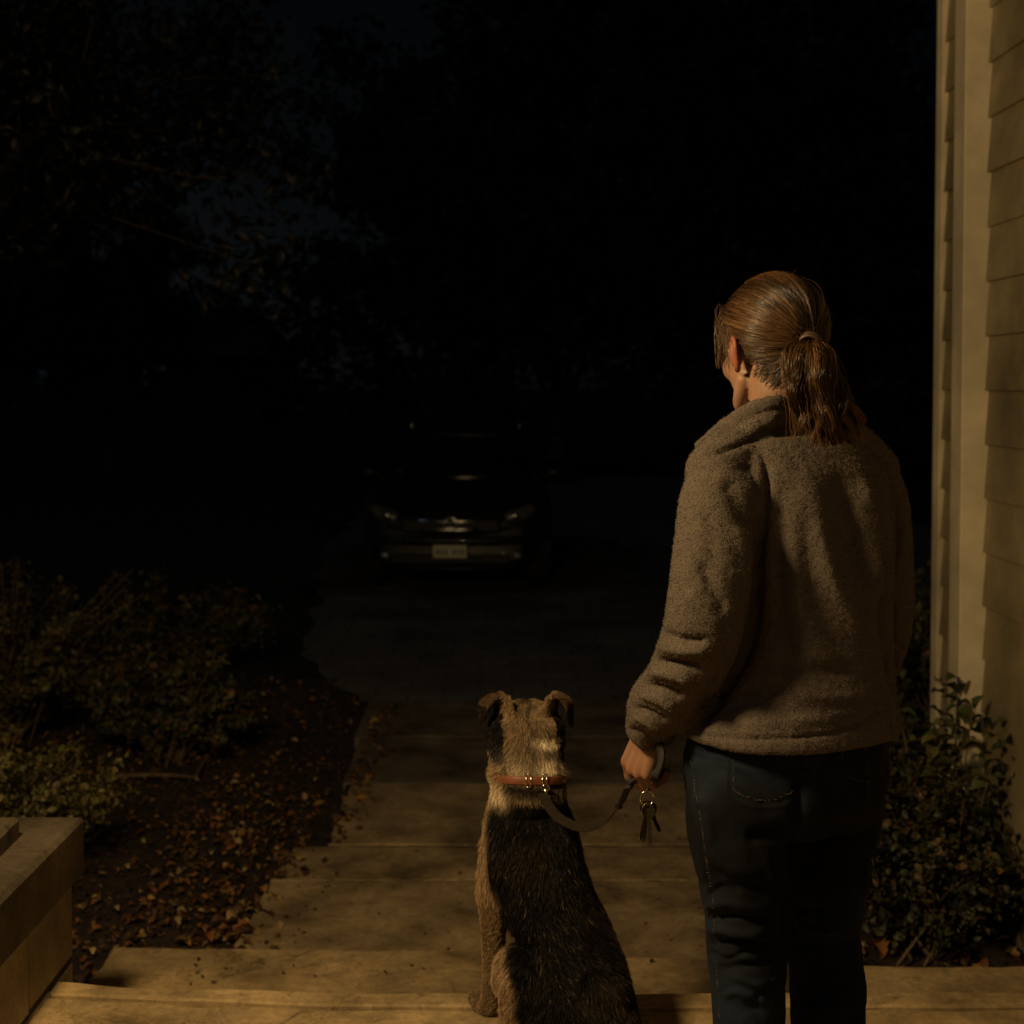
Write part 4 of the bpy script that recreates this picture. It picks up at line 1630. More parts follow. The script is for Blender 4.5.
# skin tone: redder ears, knuckles and cheeks
skin = np.array([.27, .150, .095])
col = np.repeat(skin[None], len(v), 0) * (1 + .10 * fbm(v, 30, 44, 3))[:, None]
loc = ((v - HC) @ RH) / np.array([.97, .94, .97])
earm = ((np.abs(loc[:, 0]) > .074) & (np.abs(loc[:, 2] + .005) < .05) & (np.abs(loc[:, 1]) < .04))
col[earm] *= (.85, .52, .45)
lips = (np.abs(loc[:, 0]) < .024) & (np.abs(loc[:, 2] + .0635) < .013) & (loc[:, 1] > .086)
col[lips] = (.36, .13, .10)
for K in kn + tips:
    dd = np.linalg.norm(v - K, axis=1)
    col = col * (1 - .25 * np.exp(-(dd / .012) ** 2))[:, None] ** np.array([.2, 1.2, 1.3])
k = NT('skin')
at = k.n('ShaderNodeAttribute', attribute_name='Col')
k.l(at.outputs['Color'], k.b.inputs['Base Color'])
geo = k.n('ShaderNodeNewGeometry')
wv = k.n('ShaderNodeTexNoise', Scale=350.0, Detail=4.0, Roughness=.6)
k.l(geo.outputs['Position'], wv.inputs['Vector'])
bp = k.n('ShaderNodeBump', Strength=.35, Distance=.001)
k.l(wv.outputs['Fac'], bp.inputs['Height'])
k.l(bp.outputs['Normal'], k.b.inputs['Normal'])
k.set(Roughness=.5, Specular_IOR_Level=.4)
k.b.inputs['Subsurface Weight'].default_value = .25
k.b.inputs['Subsurface Radius'].default_value = (.012, .004, .002)
k.b.inputs['Subsurface Scale'].default_value = 1.0
M['skin'] = k.m
obj('body', np_mesh('body', v - wo, f, cols=col), M['skin'], woman)
M['eye'] = mat('eye_white', (.7, .68, .64), .15)
M['iris'] = mat('iris', (.05, .035, .02), .1)
for s in (-1, 1):
    v, f = hell((s * .029, .0690, .008), (.0125, .0125, .0125))
    e = obj('eye', (v - wo, f), M['eye'], woman)
    v, f = hell((s * .029, .0795, .008), (.0058, .0045, .0058))
    obj('iris', (v - wo, f), M['iris'], e)
# fingernails of the holding hand
# ---- hair
M['hair'] = attr_mat('hair', .33, .42)
M['hair'].node_tree.nodes['Principled BSDF'].inputs['Anisotropic'].default_value = .3
hc = np.array([0, -.014, .032])
hr = np.array([.0800, .1000, .0890])
# under layer that keeps the scalp from shining through
v, f = ellipsoid((0, 0, 0), hr * .975, n=48)
keep = []
T0 = np.array([0, -.112, -.004])           # where the hair is tied


def hairline(dirs):
    """True where hair grows: dirs are unit vectors of the skull ellipsoid"""
    x, y, z = dirs[:, 0], dirs[:, 1], dirs[:, 2]
    front = z > .42 - .10 * np.abs(x)
    side = (y < .30) & (z > -.36 + .62 * np.clip(y + .25, 0, 1))
    back = (y < .02) & (z > -.86 + .55 * np.clip(y + .6, 0, 1))
    return ((y > .2) & front) | side | back


vd = v / (hr * .975)
vd /= np.linalg.norm(vd, axis=1)[:, None]
hl_ = hairline(vd)
fk = [q for q in f if all(hl_[i] for i in q)]
hv = hd(v + hc)
capm = np_mesh('hair', hv - wo, fk, cols=np.repeat(np.array([[.028, .013, .006]]), len(hv), 0))
hair = obj('hair', capm, M['hair'], woman)


def slerp(a, b, t):
    om = np.arccos(np.clip((a * b).sum(-1), -1, 1))[..., None]
    return (np.sin((1 - t) * om) * a + np.sin(t * om) * b) / (np.sin(om) + 1e-9)


hcol = np.array([(.056, .027, .010), (.10, .050, .019), (.030, .014, .006), (.17, .088, .034), (.018, .009, .004)])
N = 30000
d = rng.normal(size=(N * 4, 3))
d /= np.linalg.norm(d, axis=1)[:, None]
d = d[hairline(d)][:N]
N = len(d)
tdir = (T0 - hc) / hr
tdir /= np.linalg.norm(tdir)
# combing direction: roots are quantised into locks for the grooved look of combed hair
lock = np.floor((np.arctan2(d[:, 0], d[:, 2] + .25) * 26)).astype(int)
lv = np.random.default_rng(5).uniform(-1, 1, 400)
K = 15
ts = np.linspace(0, 1, K)[None, :, None]
pth = slerp(d[:, None], np.repeat(tdir[None, None], N, 0) * np.ones((1, K, 1)), ts * np.ones((N, 1, 1)))
# slight sag on the way
sag = np.sin(ts[..., 0] * pi) * (rng.normal(0, .026, (N, 1)) + .05 * lv[(lock * 3 + 11) % 400][:, None])
pth[..., 2] -= sag + .02 * np.sin(ts[..., 0] * pi)
pth /= np.linalg.norm(pth, axis=2)[..., None]
ht = 1.0 + .030 * rng.uniform(0, 1, (N, 1)) + .034 * lv[lock % 400][:, None] + .014 * np.sin(ts[..., 0] * 8 + lock[:, None])
ht = ht + .03 * np.sin(np.clip(ts[..., 0] * 1.2, 0, 1) * pi)
pos = pth * hr * ht[..., None] + hc
# gather into the tie
gat = smooth01(ts[..., 0], .72, 1.0)[..., None]
tie = T0 + rng.normal(0, 1, (N, 1, 3)) * np.array([.010, .004, .010])
pos = pos * (1 - gat) + tie * gat
# flyaways
fly = rng.random(N) < .004
pos[fly] += (pth[fly] * np.sin(ts * pi) * rng.uniform(.002, .009, (fly.sum(), 1, 1))) + np.cumsum(rng.normal(0, .0007, (fly.sum(), K, 3)), 1)
cc = hcol[(lock * 7 + (rng.random(N) < .35)) % 5] * rng.uniform(.7, 1.3, (N, 1))
rad = np.full((N, K), .00042) * rng.uniform(.7, 1.2, (N, 1))
rad[fly] *= .4
rad[:, -1] *= .6
hm = strand_mesh('hair_strands', hd(pos.reshape(-1, 3)).reshape(pos.shape) - wo, rad, cc, 3)
obj('combed_strands', hm, M['hair'], hair)
# nape: hair swept up and back from the neck
N = 6000
ax_ = rng.normal(0, .62, N).clip(-1.5, 1.5)
az_ = rng.uniform(0, 1, N)
st = np.stack([np.sin(ax_) * (.058 + .012 * az_), -.020 - np.cos(ax_) * (.052 + .016 * az_), -.102 + .062 * az_ + .030 * np.abs(ax_) ** 1.3 + rng.normal(0, .004, N)], 1)
mdp = np.stack([st[:, 0] * .72, st[:, 1] - .014 - .022 * az_, st[:, 2] * .52 - .010], 1)
lk = np.floor(ax_ * 9).astype(int)
mdp[:, 2] -= .010 * lv[lk % 400]
e_ = T0 + rng.normal(0, 1, (N, 3)) * np.array([.010, .004, .009]) + np.array([0, .006, -.004])
tq = np.linspace(0, 1, 11)[None, :, None]
pos = (1 - tq) ** 2 * st[:, None] + 2 * tq * (1 - tq) * mdp[:, None] + tq ** 2 * e_[:, None]
pos += (np.sin(tq * 7 + lk[:, None, None]) * .0016) * np.array([0, 0, 1.0])
cc = hcol[(lk * 3 + rng.integers(0, 2, N)) % 5] * rng.uniform(.6, 1.2, (N, 1))
hm = strand_mesh('nape_strands', hd(pos.reshape(-1, 3)).reshape(pos.shape) - wo, np.full((N, 11), .0004), cc, 3)
obj('nape_strands', hm, M['hair'], hair)
# loose strands at the temples and the forehead, short wisps on the crown
paths_, rads_ = [], []
for i in range(330):
    if 190 <= i < 268:
        continue
    if i < 190:
        s = -1 if i % 5 else 1
        a = np.array([s * rng.uniform(.040, .066), rng.uniform(.010, .070), rng.uniform(.045, .085)])
        e = np.array([s * rng.uniform(.062, .078), rng.uniform(.015, .062), rng.uniform(-.03, .045)])
        m = (a + e) / 2 + np.array([s * rng.uniform(.004, .009), .002, .006]) + rng.normal(0, .0012, 3)
    elif i < 280:
        dd = rng.normal(size=3)
        dd[0] -= .5
        dd[2] = abs(dd[2]) + .3
        dd /= np.linalg.norm(dd)
        a = hc + dd * hr * 1.0
        m = a + dd * rng.uniform(.004, .009) + rng.normal(0, .006, 3) + np.array([0, -.014, 0])
        e = m + rng.normal(0, .009, 3) + dd * .001 + np.array([0, -.018, 0])
    else:
        a = np.array([rng.uniform(-.05, .05), -.075, -.05]) + rng.normal(0, .008, 3)
        m = a + np.array([0, -.010, -.016])
        e = a + rng.normal(0, .012, 3) + np.array([0, -.006, -.035])
    q = catmull([a, m, e], 5)
    paths_.append(q)
paths_ = np.array(paths_)
paths_ = paths_ + np.cumsum(rng.normal(0, .0003, paths_.shape), 1)
rads_ = np.full(paths_.shape[:2], .00010)
rads_[:190] = .00030
rads_[202:] = .0004
for nm_, i0, i1 in (('temple_wisps', 0, 190), ('crown_wisps', 190, 202), ('nape_wisps', 202, 252)):
    pq = paths_[i0:i1]
    hm = strand_mesh(nm_, hd(pq.reshape(-1, 3)).reshape(pq.shape) - wo, rads_[i0:i1], hcol[rng.integers(0, 4, len(pq))], 3)
    obj(nm_, hm, M['hair'], hair)
# ponytail in locks
T1 = hd(T0)
mid1 = P(808, 352, T1[1] - .035)
mid2 = P(815, 385, T1[1] - .055)
mid3 = P(823, 416, T1[1] - .050)
end = P(829, 443, T1[1] - .035)
spine = catmull([T1, mid1, mid2, mid3, end], 6)
K = len(spine)
tt = np.linspace(0, 1, K)
locks = 44
paths_, cols_, rads_ = [], [], []
sx = np.array([1.0, 0.1, 0])
sy = np.array([-.1, 1.0, 0])
for l_ in range(locks):
    a = rng.uniform(0, 2 * pi)
    r0 = math.sqrt(rng.uniform(.05, 1))
    ox, oy = cos(a) * r0, sin(a) * r0
    ln = rng.uniform(.74, 1.06)
    ph = rng.uniform(0, 2 * pi)
    fr = rng.uniform(7, 12)
    amp = rng.uniform(.006, .014)
    spread = np.interp(tt, [0, .12, .35, .7, 1], [.010, .023, .035, .042, .041])
    c_ = spine + (ox * spread)[:, None] * sx + (oy * spread * .7)[:, None] * sy
    c_ = c_ + (np.sin(tt * fr + ph) * amp * smooth01(tt, .1, .5))[:, None] * sx + (np.cos(tt * fr * .9 + ph) * amp * smooth01(tt, .1, .5))[:, None] * sy
    # shorten the lock
    q = np.stack([np.interp(tt * ln, tt, c_[:, k_]) for k_ in range(3)], 1)
    # tips curl back
    q += (smooth01(tt, .7, 1) * rng.uniform(-.022, .022))[:, None] * sx
    base = hcol[rng.integers(0, 5)] * rng.uniform(.6, 1.25)
    m_ = 260
    jr = rng.normal(0, 1, (m_, 1, 3)) * np.array([.0031, .0031, .002])
    w_ = np.interp(tt, [0, .3, .8, 1], [.6, 1.5, 1.25, .35])[None, :, None]
    pp = q[None] + jr * w_ + np.cumsum(rng.normal(0, .00035, (m_, K, 3)), 1)
    paths_.append(pp)
    cols_.append(base * rng.uniform(.65, 1.35, (m_, 1)))
    rads_.append(np.full((m_, K), .00038) * np.interp(tt, [0, .8, 1], [1, 1, .3])[None])
# a few stray hairs
for l_ in range(60):
    a = rng.uniform(0, 2 * pi)
    q = spine + (cos(a) * np.interp(tt, [0, .3, 1], [.01, .045, .062]))[:, None] * sx + (sin(a) * .03 * tt)[:, None] * sy
    q = q + np.cumsum(rng.normal(0, .0012, (K, 3)), 0)
    paths_.append(q[None])
    cols_.append(hcol[3][None])
    rads_.append(np.full((1, K), .0003))
hm = strand_mesh('ponytail', np.concatenate(paths_) - wo, np.concatenate(rads_), np.concatenate(cols_), 3)
obj('ponytail', hm, M['hair'], hair)
M['tie'] = mat('hair_tie', (.06, .03, .018), .45, bump=.5, bscale=200)
g = MB(True)
a = np.linspace(0, 2 * pi, 29)
tdir_w = (mid1 - T1) / np.linalg.norm(mid1 - T1)
e1 = np.cross(tdir_w, [0, 0, 1.0])
e1 /= np.linalg.norm(e1)
e2 = np.cross(tdir_w, e1)
tc = T1 + tdir_w * .006
for k_ in range(3):
    cct = tc + tdir_w * .0045 * k_
    g.tube(cct + np.outer(np.cos(a) * .0165, e1) + np.outer(np.sin(a) * .0165, e2) - wo, .0036, 8, cap=False)
obj('hair_tie', g, M['tie'], hair)

# ================================================================== THE DOG
# axis of the sitting trunk, from the nape down to the rump
def DP(u, v, Y):
    return P(u, v, Y)


dog = thing('dog', 'tan and black shepherd mix sitting on the step with an orange brown collar', 'dog', (DP(560, 1000, 2.95)[0], 2.95, ZA))
do = np.array(dog.location)
dparts = []
# trunk: rows of centre, half width px, half depth m
trunk_rows = [(527, 772, 3.14, 31, .064), (528, 795, 3.12, 38, .082), (530, 822, 3.09, 46, .108), (534, 855, 3.06, 51, .125), (545, 895, 3.02, 53, .130), (563, 930, 2.98, 51, .130),
              (575, 965, 2.92, 54, .138), (582, 1000, 2.86, 56, .145), (583, 1035, 2.82, 60, .145), (580, 1075, 2.80, 56, .13), (580, 1108, 2.80, 38, .10)]
rr = catmull([(*P(u, v, Y), R(w - 3, Y), b) for u, v, Y, w, b in trunk_rows], 5)
DYAW = radians(7)
dxv = np.array([cos(DYAW), sin(DYAW), 0])
dyv = np.array([-sin(DYAW), cos(DYAW), 0])
rings = []
for x, y, z, a, b in rr:
    t = np.arange(40) / 40 * 2 * pi
    rings.append(np.array([x, y, z]) + np.outer(np.cos(t) * a, dxv) + np.outer(np.sin(t) * b, dyv + np.array([0, 0, .28])))
v, f = rings_vf(rings[::-1])
dparts.append((v, f))


def dl(rows):
    return limb([(*P(u, v, Y), R(r, Y)) for u, v, Y, r in rows], 18, 5)


# front legs: shoulder, elbow, pastern, paw with toes
for s, uo in ((-1, 0), (1, 64)):
    dparts.append(dl([(508 + uo * .72, 850, 3.12, 26), (498 + uo * .82, 885, 3.12, 20), (494 + uo * .86, 912, 3.12, 14.5), (493 + uo * .88, 945, 3.14, 11.5),
                      (492 + uo * .88, 980, 3.16, 10), (490 + uo * .9, 1003, 3.18, 10.5), (487 + uo * .9, 1012, 3.20, 11)]))
    pc = P(487 + uo * .9, 1014, 3.20)
    for k in range(4):
        o_ = (k - 1.5) * .0145
        q0 = pc + dxv * o_ * .8 + np.array([0, 0, .004])
        q1 = pc + dxv * o_ * 1.25 + dyv * (.052 - .008 * abs(k - 1.5)) + np.array([0, 0, -.006])
        q1[2] = max(q1[2], ZA + .016)
        dparts.append(limb([(*q0, .013), (*((q0 + q1) / 2 + np.array([0, 0, .008])), .0125), (*q1, .0115)], 10, 3))
# haunches, hind feet
for s, c0 in ((-1, (533, 985, 2.90)), (1, (601, 1006, 2.84))):
    a = P(*c0)
    kn_ = a + dyv * .17 - np.array([0, 0, .03]) + s * dxv * .015
    dparts.append(limb([(*(a + np.array([0, 0, .015])), .062), (*((a + kn_) / 2), .066), (*kn_, .044)], 20, 4))
    hock = a + dyv * -.03 + s * dxv * .02
    hock[2] = ZA + .05
    dparts.append(limb([(*kn_, .042), (*((kn_ + hock) / 2), .034), (*hock, .026)], 16, 4))
    toe = hock + dyv * .15
    toe[2] = ZA + .022
    dparts.append(limb([(*hock, .024), (*((hock + toe) / 2), .020), (*toe, .022)], 14, 4))
    dparts.append(limb([(*(a - np.array([0, 0, .02])), .07), (*(a - np.array([0, 0, .10])), .066), (*(a - np.array([0, 0, .15])), .05)], 20, 4))
# tail lying to the right behind
tl = [P(590, 1090, 2.72), P(625, 1130, 2.60), P(672, 1150, 2.56), P(706, 1150, 2.62)]
for q in tl[1:]:
    q[2] = ZA + .035
dparts.append(limb([(*q, r) for q, r in zip(tl, (.036, .030, .026, .014))], 12, 5))
# neck and head
DHC = P(527, 736, 3.19)
DH = rotm('z', radians(6)) @ rotm('x', radians(4))


def dh(p):
    return DHC + (np.asarray(p, float) * np.array([1.0, 1, 1])) @ DH.T


def dell(c, r, M_=None):
    v, f = ellipsoid((0, 0, 0), r, M_)
    return dh(v + np.array(c)), f


dparts.append(limb([(*P(528, 800, 3.10), R(38, 3.1)), (*P(528, 775, 3.14), R(36, 3.1)), (*P(527, 752, 3.18), R(37, 3.1)), (*dh((0, 0, 0)), .078)], 24, 5))
dparts += [dell((0, .02, .010), (.086, .085, .062)), dell((0, .10, -.012), (.048, .075, .040)), dell((0, .165, -.020), (.033, .055, .030)),
           dell((0, .205, -.012), (.024, .022, .022)), dell((.050, .040, -.026), (.038, .050, .042)), dell((-.050, .040, -.026), (.038, .050, .042)),
           dell((0, .15, -.048), (.024, .06, .013))]
# semi erect ears that fold over outwards
for s in (-1, 1):
    e0, e1, e2, e3 = [(s * .052, .004, .034), (s * .064, .000, .092), (s * .092, .004, .078), (s * .108, .016, .022)]
    if s > 0:
        e1, e2, e3 = (.062, -.008, .096), (.090, -.006, .076), (.104, .006, .016)
    rows = [(np.array(e0), .034, .012), (np.array([(a * .55 + b * .45) for a, b in zip(e0, e1)]) + np.array([-s * .004, 0, .004]), .036, .009), (np.array(e1), .031, .007),
            (np.array(e2), .030, .006), (np.array([(a + b) / 2 for a, b in zip(e2, e3)]), .021, .006), (np.array(e3), .004, .004)]
    rc = catmull([(*r_[0], r_[1], r_[2]) for r_ in rows], 5)
    T = np.gradient(rc[:, :3], axis=0)
    rg = []
    for i in range(len(rc)):
        t = T[i] / np.linalg.norm(T[i])
        w = np.array([s * .55, 1.0, -.35])
        w = w - np.dot(w, t) * t
        w /= np.linalg.norm(w)
        n_ = np.cross(t, w)
        a = np.arange(14) / 14 * 2 * pi
        rg.append(dh(rc[i, :3] + np.outer(np.cos(a) * rc[i, 3], w) + np.outer(np.sin(a) * rc[i, 4], n_)))
    dparts.append(rings_vf(rg))
v, f = remesh(dparts, .0042, 4)
# ridge of the spine, shoulder blades, belly line of the thigh
v = strokes(v, f, [([(528, 800), (536, 860), (550, 930), (566, 1000)], 8, .004), ([(505, 830), (512, 870), (510, 910)], 6, -.006),
                   ([(490, 880), (500, 905), (512, 930)], 5, -.006), ([(522, 940), (512, 965), (508, 1000)], 7, .005),
                   ([(530, 935), (540, 975), (545, 1010)], 6, -.008), ([(527, 705), (528, 730), (528, 750)], 4, -.005)])
v = v + vnormals(v, f) * (.003 * fbm(v, 12, 55, 3))[:, None]


def coat(p):
    """colour of the coat at a point: black saddle, shade painted on the right flank, tan left side, legs and head, cream ruff"""
    tan = np.array([.33, .225, .125])
    blk = np.array([.0065, .0055, .0050])
    cream = np.array([.80, .66, .44])
    u, w = project(p)
    wob = fbm(p, 16, 71, 3)
    n2 = fbm(p * np.array([1, 1, .5]), 38, 72, 3)
    zz = p[:, 2] - ZA
    # lateral measure from the spine, in metres, signed to the dog's right
    sp_x = np.interp(zz, [0, .12, .25, .38, .50, .60, .70], [.150, .140, .100, .058, .042, .036, .033])
    lat = p[:, 0] - sp_x
    dep = p[:, 1]
    c = np.repeat(tan[None], len(p), 0) * (1 + .25 * n2)[:, None]
    half = np.interp(zz, [0, .08, .16, .25, .40, .48, .53], [.085, .095, .095, .090, .084, .082, .06])
    sad = smooth01(half + .016 * wob - np.abs(lat - .012) + .028 * (lat < 0), -.008, .012)
    spd = np.interp(zz, [0, .12, .25, .38, .50, .60], [2.80, 2.84, 2.92, 2.99, 3.06, 3.10])
    sad = sad * (dep < spd + .14) * (zz < .535) * (zz > .03)
    right = smooth01(lat, .055, .085) * (zz < .50) * (zz > .05)  # right flank blackened: its shade is painted into the coat
    sad = np.maximum(sad, right)
    # tan flecks inside the saddle
    fl = smooth01(n2 + .35 * wob, .30, .75) * .45
    sad = sad * (1 - fl * .10)
    sad = sad * (1 - .10 * smooth01(fbm(p, 11, 75, 2), .25, .7))
    c = c * ((1 - sad) * (1 - .55 * np.minimum(sad * 1.2, 1)))[:, None] + blk * sad[:, None]
    l = (p - DHC) @ DH
    head = (zz > .555)
    stk = .78 + .30 * vnoise(np.stack([l[:, 0] * 2.2, l[:, 1], l[:, 2] * .5], 1), 55, 81)
    c[head] = c[head] * stk[head][:, None]
    ear = head & ((np.abs(l[:, 0]) > .062) & (l[:, 2] > .040) | (np.abs(l[:, 0]) > .092))
    c[ear] = np.array([.020, .013, .009])
    edge = ear & (l[:, 2] > .072)
    c[edge] = np.array([.10, .06, .03])
    side = head & ~ear & (np.abs(l[:, 0]) > .056) & (l[:, 2] > -.03) & (l[:, 2] < .060) & (l[:, 1] < .07)
    c[side] = blk
    mid = head & ~ear & (np.abs(l[:, 0] + .004 * np.sin(l[:, 2] * 150)) < .0045) & (l[:, 2] > -.045)
    c[mid] = c[mid] * .6
    w1 = 1.6 * np.exp(-(((l[:, 0] - .032 - (.03 - l[:, 2] - .01) * .7) / .024) ** 2 + ((l[:, 2] - .008) / .010) ** 2))
    w2 = 1.5 * np.exp(-(((l[:, 0] - .033) / .020) ** 2 + ((l[:, 2] + .036) / .017) ** 2))
    w3 = np.exp(-(((l[:, 0] + .074) / .016) ** 2 + ((l[:, 2] + .088) / .020) ** 2))
    w4 = .5 * np.exp(-(((l[:, 0] + .03) / .03) ** 2 + ((l[:, 2] + .035) / .022) ** 2))
    ww = np.clip((w1 + w2 + w3 + w4) * (l[:, 1] < .03), 0, 1)[:, None]
    c = c * (1 - ww) + cream * ww
    # black band of fur right above the collar, darker right half of the nape
    bd = np.exp(-((l[:, 2] + .068) / .014) ** 2) * (np.abs(l[:, 0]) < .062) * (l[:, 1] < .03)
    rn = smooth01(l[:, 0], .012, .035) * (l[:, 2] < .025) * (zz > .5) * .75 * (l[:, 1] < .04)
    k_ = np.clip(np.maximum(bd, rn) - ww[:, 0] * .8, 0, 1)[:, None]
    c = c * (1 - k_) + blk * k_
    muz = head & (l[:, 1] > .14)
    c[muz] = np.array([.05, .03, .02])
    return np.clip(c, .004, 1)


M['skin_fur'] = attr_mat('undercoat', .9, .1)
M['fur'] = attr_mat('fur', .55, .15)
body_c = coat(v) * .55
dogbody = obj('body', np_mesh('body', v - do, f, cols=body_c), M['skin_fur'], dog)


CC = P(529, 777, 3.145)
cu_ = np.array([.02, .20, 1.0])
cu_ /= np.linalg.norm(cu_)
ca = dxv - np.dot(dxv, cu_) * cu_
ca /= np.linalg.norm(ca)
cb = np.cross(cu_, ca)


def fur(count, v, f):
    p, nn = sample_surface(v, f, count)
    l = (p - DHC) @ DH
    zz = p[:, 2] - ZA
    down = np.array([.10, -.25, -1.0])
    flow = np.repeat(down[None], count, 0)
    sp_x = np.interp(zz, [0, .12, .25, .38, .50, .60, .70], [.150, .140, .100, .058, .042, .036, .033])
    flow[:, 0] += np.clip((p[:, 0] - sp_x) * 4, -.7, .7)
    head = zz > .56
    flow[head, 0] = np.clip(l[head, 0] * 14, -1.0, 1.0) * .9
    flow[head] += np.array([0, -.3, 0])
    # swirls
    flow[:, 0] += .45 * vnoise(p, 9, 91)
    flow[:, 1] += .3 * vnoise(p, 9, 92)
    flow -= (flow * nn).sum(1)[:, None] * nn
    flow /= np.linalg.norm(flow, axis=1)[:, None] + 1e-9
    L = np.interp(zz, [0, .05, .2, .45, .50, .525, .575, .61, .72], [.010, .018, .021, .025, .022, .018, .018, .019, .010])
    leg = (zz < .30) & (p[:, 1] > 3.08)
    L = np.where(leg, .009, L)
    ear = head & ((np.abs(l[:, 0]) > .062) & (l[:, 2] > .040) | (np.abs(l[:, 0]) > .092))
    L = np.where(ear, .006, L)
    L = np.where(head & (l[:, 1] > .06), .005, L)
    hh = np.abs((p - CC) @ cu_)
    L = L * np.where(np.abs((p - CC) @ ca) < .055, .40 + .60 * smooth01(hh, .010, .030), 1.0)
    L = L * rng.uniform(.6, 1.2, count)
    lift = np.where(leg | ear, .20, .28)[:, None] * rng.uniform(.6, 1.4, (count, 1))
    lift = lift + (.75 * np.exp(-(((p - CC) @ cu_ - .018) / .018) ** 2) * (np.abs((p - CC) @ ca) > .055) * (p[:, 1] < 3.2))[:, None]
    L = L * (1 + .5 * np.exp(-(((p - CC) @ cu_ - .018) / .018) ** 2) * (np.abs((p - CC) @ ca) > .055))
    # clumps: hairs lean towards their clump centre
    cell = .009
    key = np.floor(p / cell)
    jit = np.stack([vnoise(key * 1.7 + 3, 1.37, 61 + i) for i in range(3)], 1)
    cen = (key + .5) * cell + jit * cell * .4
    d0 = flow * (1 - lift * .3) + nn * lift + rng.normal(0, .12, (count, 3))
    d0 /= np.linalg.norm(d0, axis=1)[:, None]
    K = 5
    pts = [p]
    for k_ in range(1, K):
        t = k_ / (K - 1)
        q = p + d0 * (L * t)[:, None] - nn * (L * .22 * t * t)[:, None] + (cen - p) * (.30 * t * np.clip(L / .025, 0, 1))[:, None]
        q[:, 2] = np.maximum(q[:, 2], ZA + .002)
        pts.append(q)
    pts = np.stack(pts, 1)
    rad = np.array([.00036, .00038, .00034, .00024, .00006])[None] * rng.uniform(.8, 1.4, (count, 1))
    c = coat(p) * rng.uniform(.72, 1.28, (count, 1))
    # agouti tips: a few pale tips over the black saddle
    dark = c.sum(1) < .10
    pale = dark & (rng.random(count) < .018)
    c[pale] = np.array([.16, .10, .05]) * rng.uniform(.5, 1.2, (pale.sum(), 1))
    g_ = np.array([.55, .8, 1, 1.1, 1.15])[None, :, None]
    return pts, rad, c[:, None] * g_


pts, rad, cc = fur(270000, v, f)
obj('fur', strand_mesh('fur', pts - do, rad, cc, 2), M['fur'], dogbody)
M['nose'] = mat('dog_nose', (.01, .008, .008), .3)
vv, ff = dell((0, .226, -.006), (.014, .010, .011))
obj('nose', (vv - do, ff), M['nose'], dog)
for s in (-1, 1):
    vv, ff = dell((s * .036, .098, .014), (.010, .009, .010))
    obj('eye', (vv - do, ff), M['iris'], dog)

# ---- collar
M['collar'] = mat('collar_leather', (.16, .050, .022), .5, noise=60, col2=(.23, .075, .032), bump=.4, bscale=150, bdist=.001)
M['metal'] = mat('bright_metal', (.72, .66, .55), .22, metal=1.0)
h_ = (v - CC) @ cu_
sel = v[(np.abs(h_) < .012) & (np.linalg.norm(v - CC, axis=1) < .16)] - CC
sa_ = np.arctan2(sel @ cb, sel @ ca)
sr_ = np.hypot(sel @ cb, sel @ ca)
n_a = 72
rad_c = np.zeros(n_a)
for i in range(n_a):
    t = i / n_a * 2 * pi
    dd_ = np.abs((sa_ - t + pi) % (2 * pi) - pi)
    rad_c[i] = np.percentile(sr_[dd_ < .12], 92) if (dd_ < .12).any() else .08
for _ in range(6):
    rad_c = (np.roll(rad_c, 1) + rad_c * 2 + np.roll(rad_c, -1)) / 4
rad_c = rad_c + .0025
rg = []
for i in range(n_a):
    t = i / n_a * 2 * pi
    out = ca * cos(t) + cb * sin(t)
    c_ = CC + out * rad_c[i]
    a = np.arange(12) / 12 * 2 * pi
    rg.append(c_ + np.outer(np.sign(np.cos(a)) * np.abs(np.cos(a)) ** .5 * .0092, cu_) + np.outer(np.sin(a) * .0026, out))
n = 12
vv = np.vstack(rg)
ff = []
for i in range(n_a):
    for j in range(n):
        a, b = i * n + j, i * n + (j + 1) % n
        c2, d2 = ((i + 1) % n_a) * n + j, ((i + 1) % n_a) * n + (j + 1) % n
        ff.append((a, b, d2, c2))
collar_o = obj('collar', (vv - do, ff), M['collar'], dog)


def on_collar(ang, h=0, off=0):
    rr_ = rad_c[int(round((ang % (2 * pi)) / (2 * pi) * n_a)) % n_a]
    c_ = CC + (ca * cos(ang) + cb * sin(ang)) * (rr_ + off)
    return c_ + cu_ * h


back = -pi / 2
for da in (-.14, .17):
    g = MB(True)
    tg = [on_collar(back + da + w, h, .0042) for w, h in ((-.045, -.013), (-.045, .013), (.045, .013), (.045, -.013), (-.045, -.013))]
    for a, b in zip(tg[:-1], tg[1:]):
        g.tube([a - do, b - do], .0017, 6)
    obj('buckle', g, M['metal'], collar_o)
ringc = on_collar(back + .17, -.014, .010)
g = MB(True)
a = np.linspace(0, 2 * pi, 21)
g.tube(ringc + np.outer(np.cos(a) * .0085, ca) + np.outer(np.sin(a) * .0085, cu_ * .8 - cb * .4) - do, .0017, 6, cap=False)
obj('ring', g, M['metal'], collar_o)

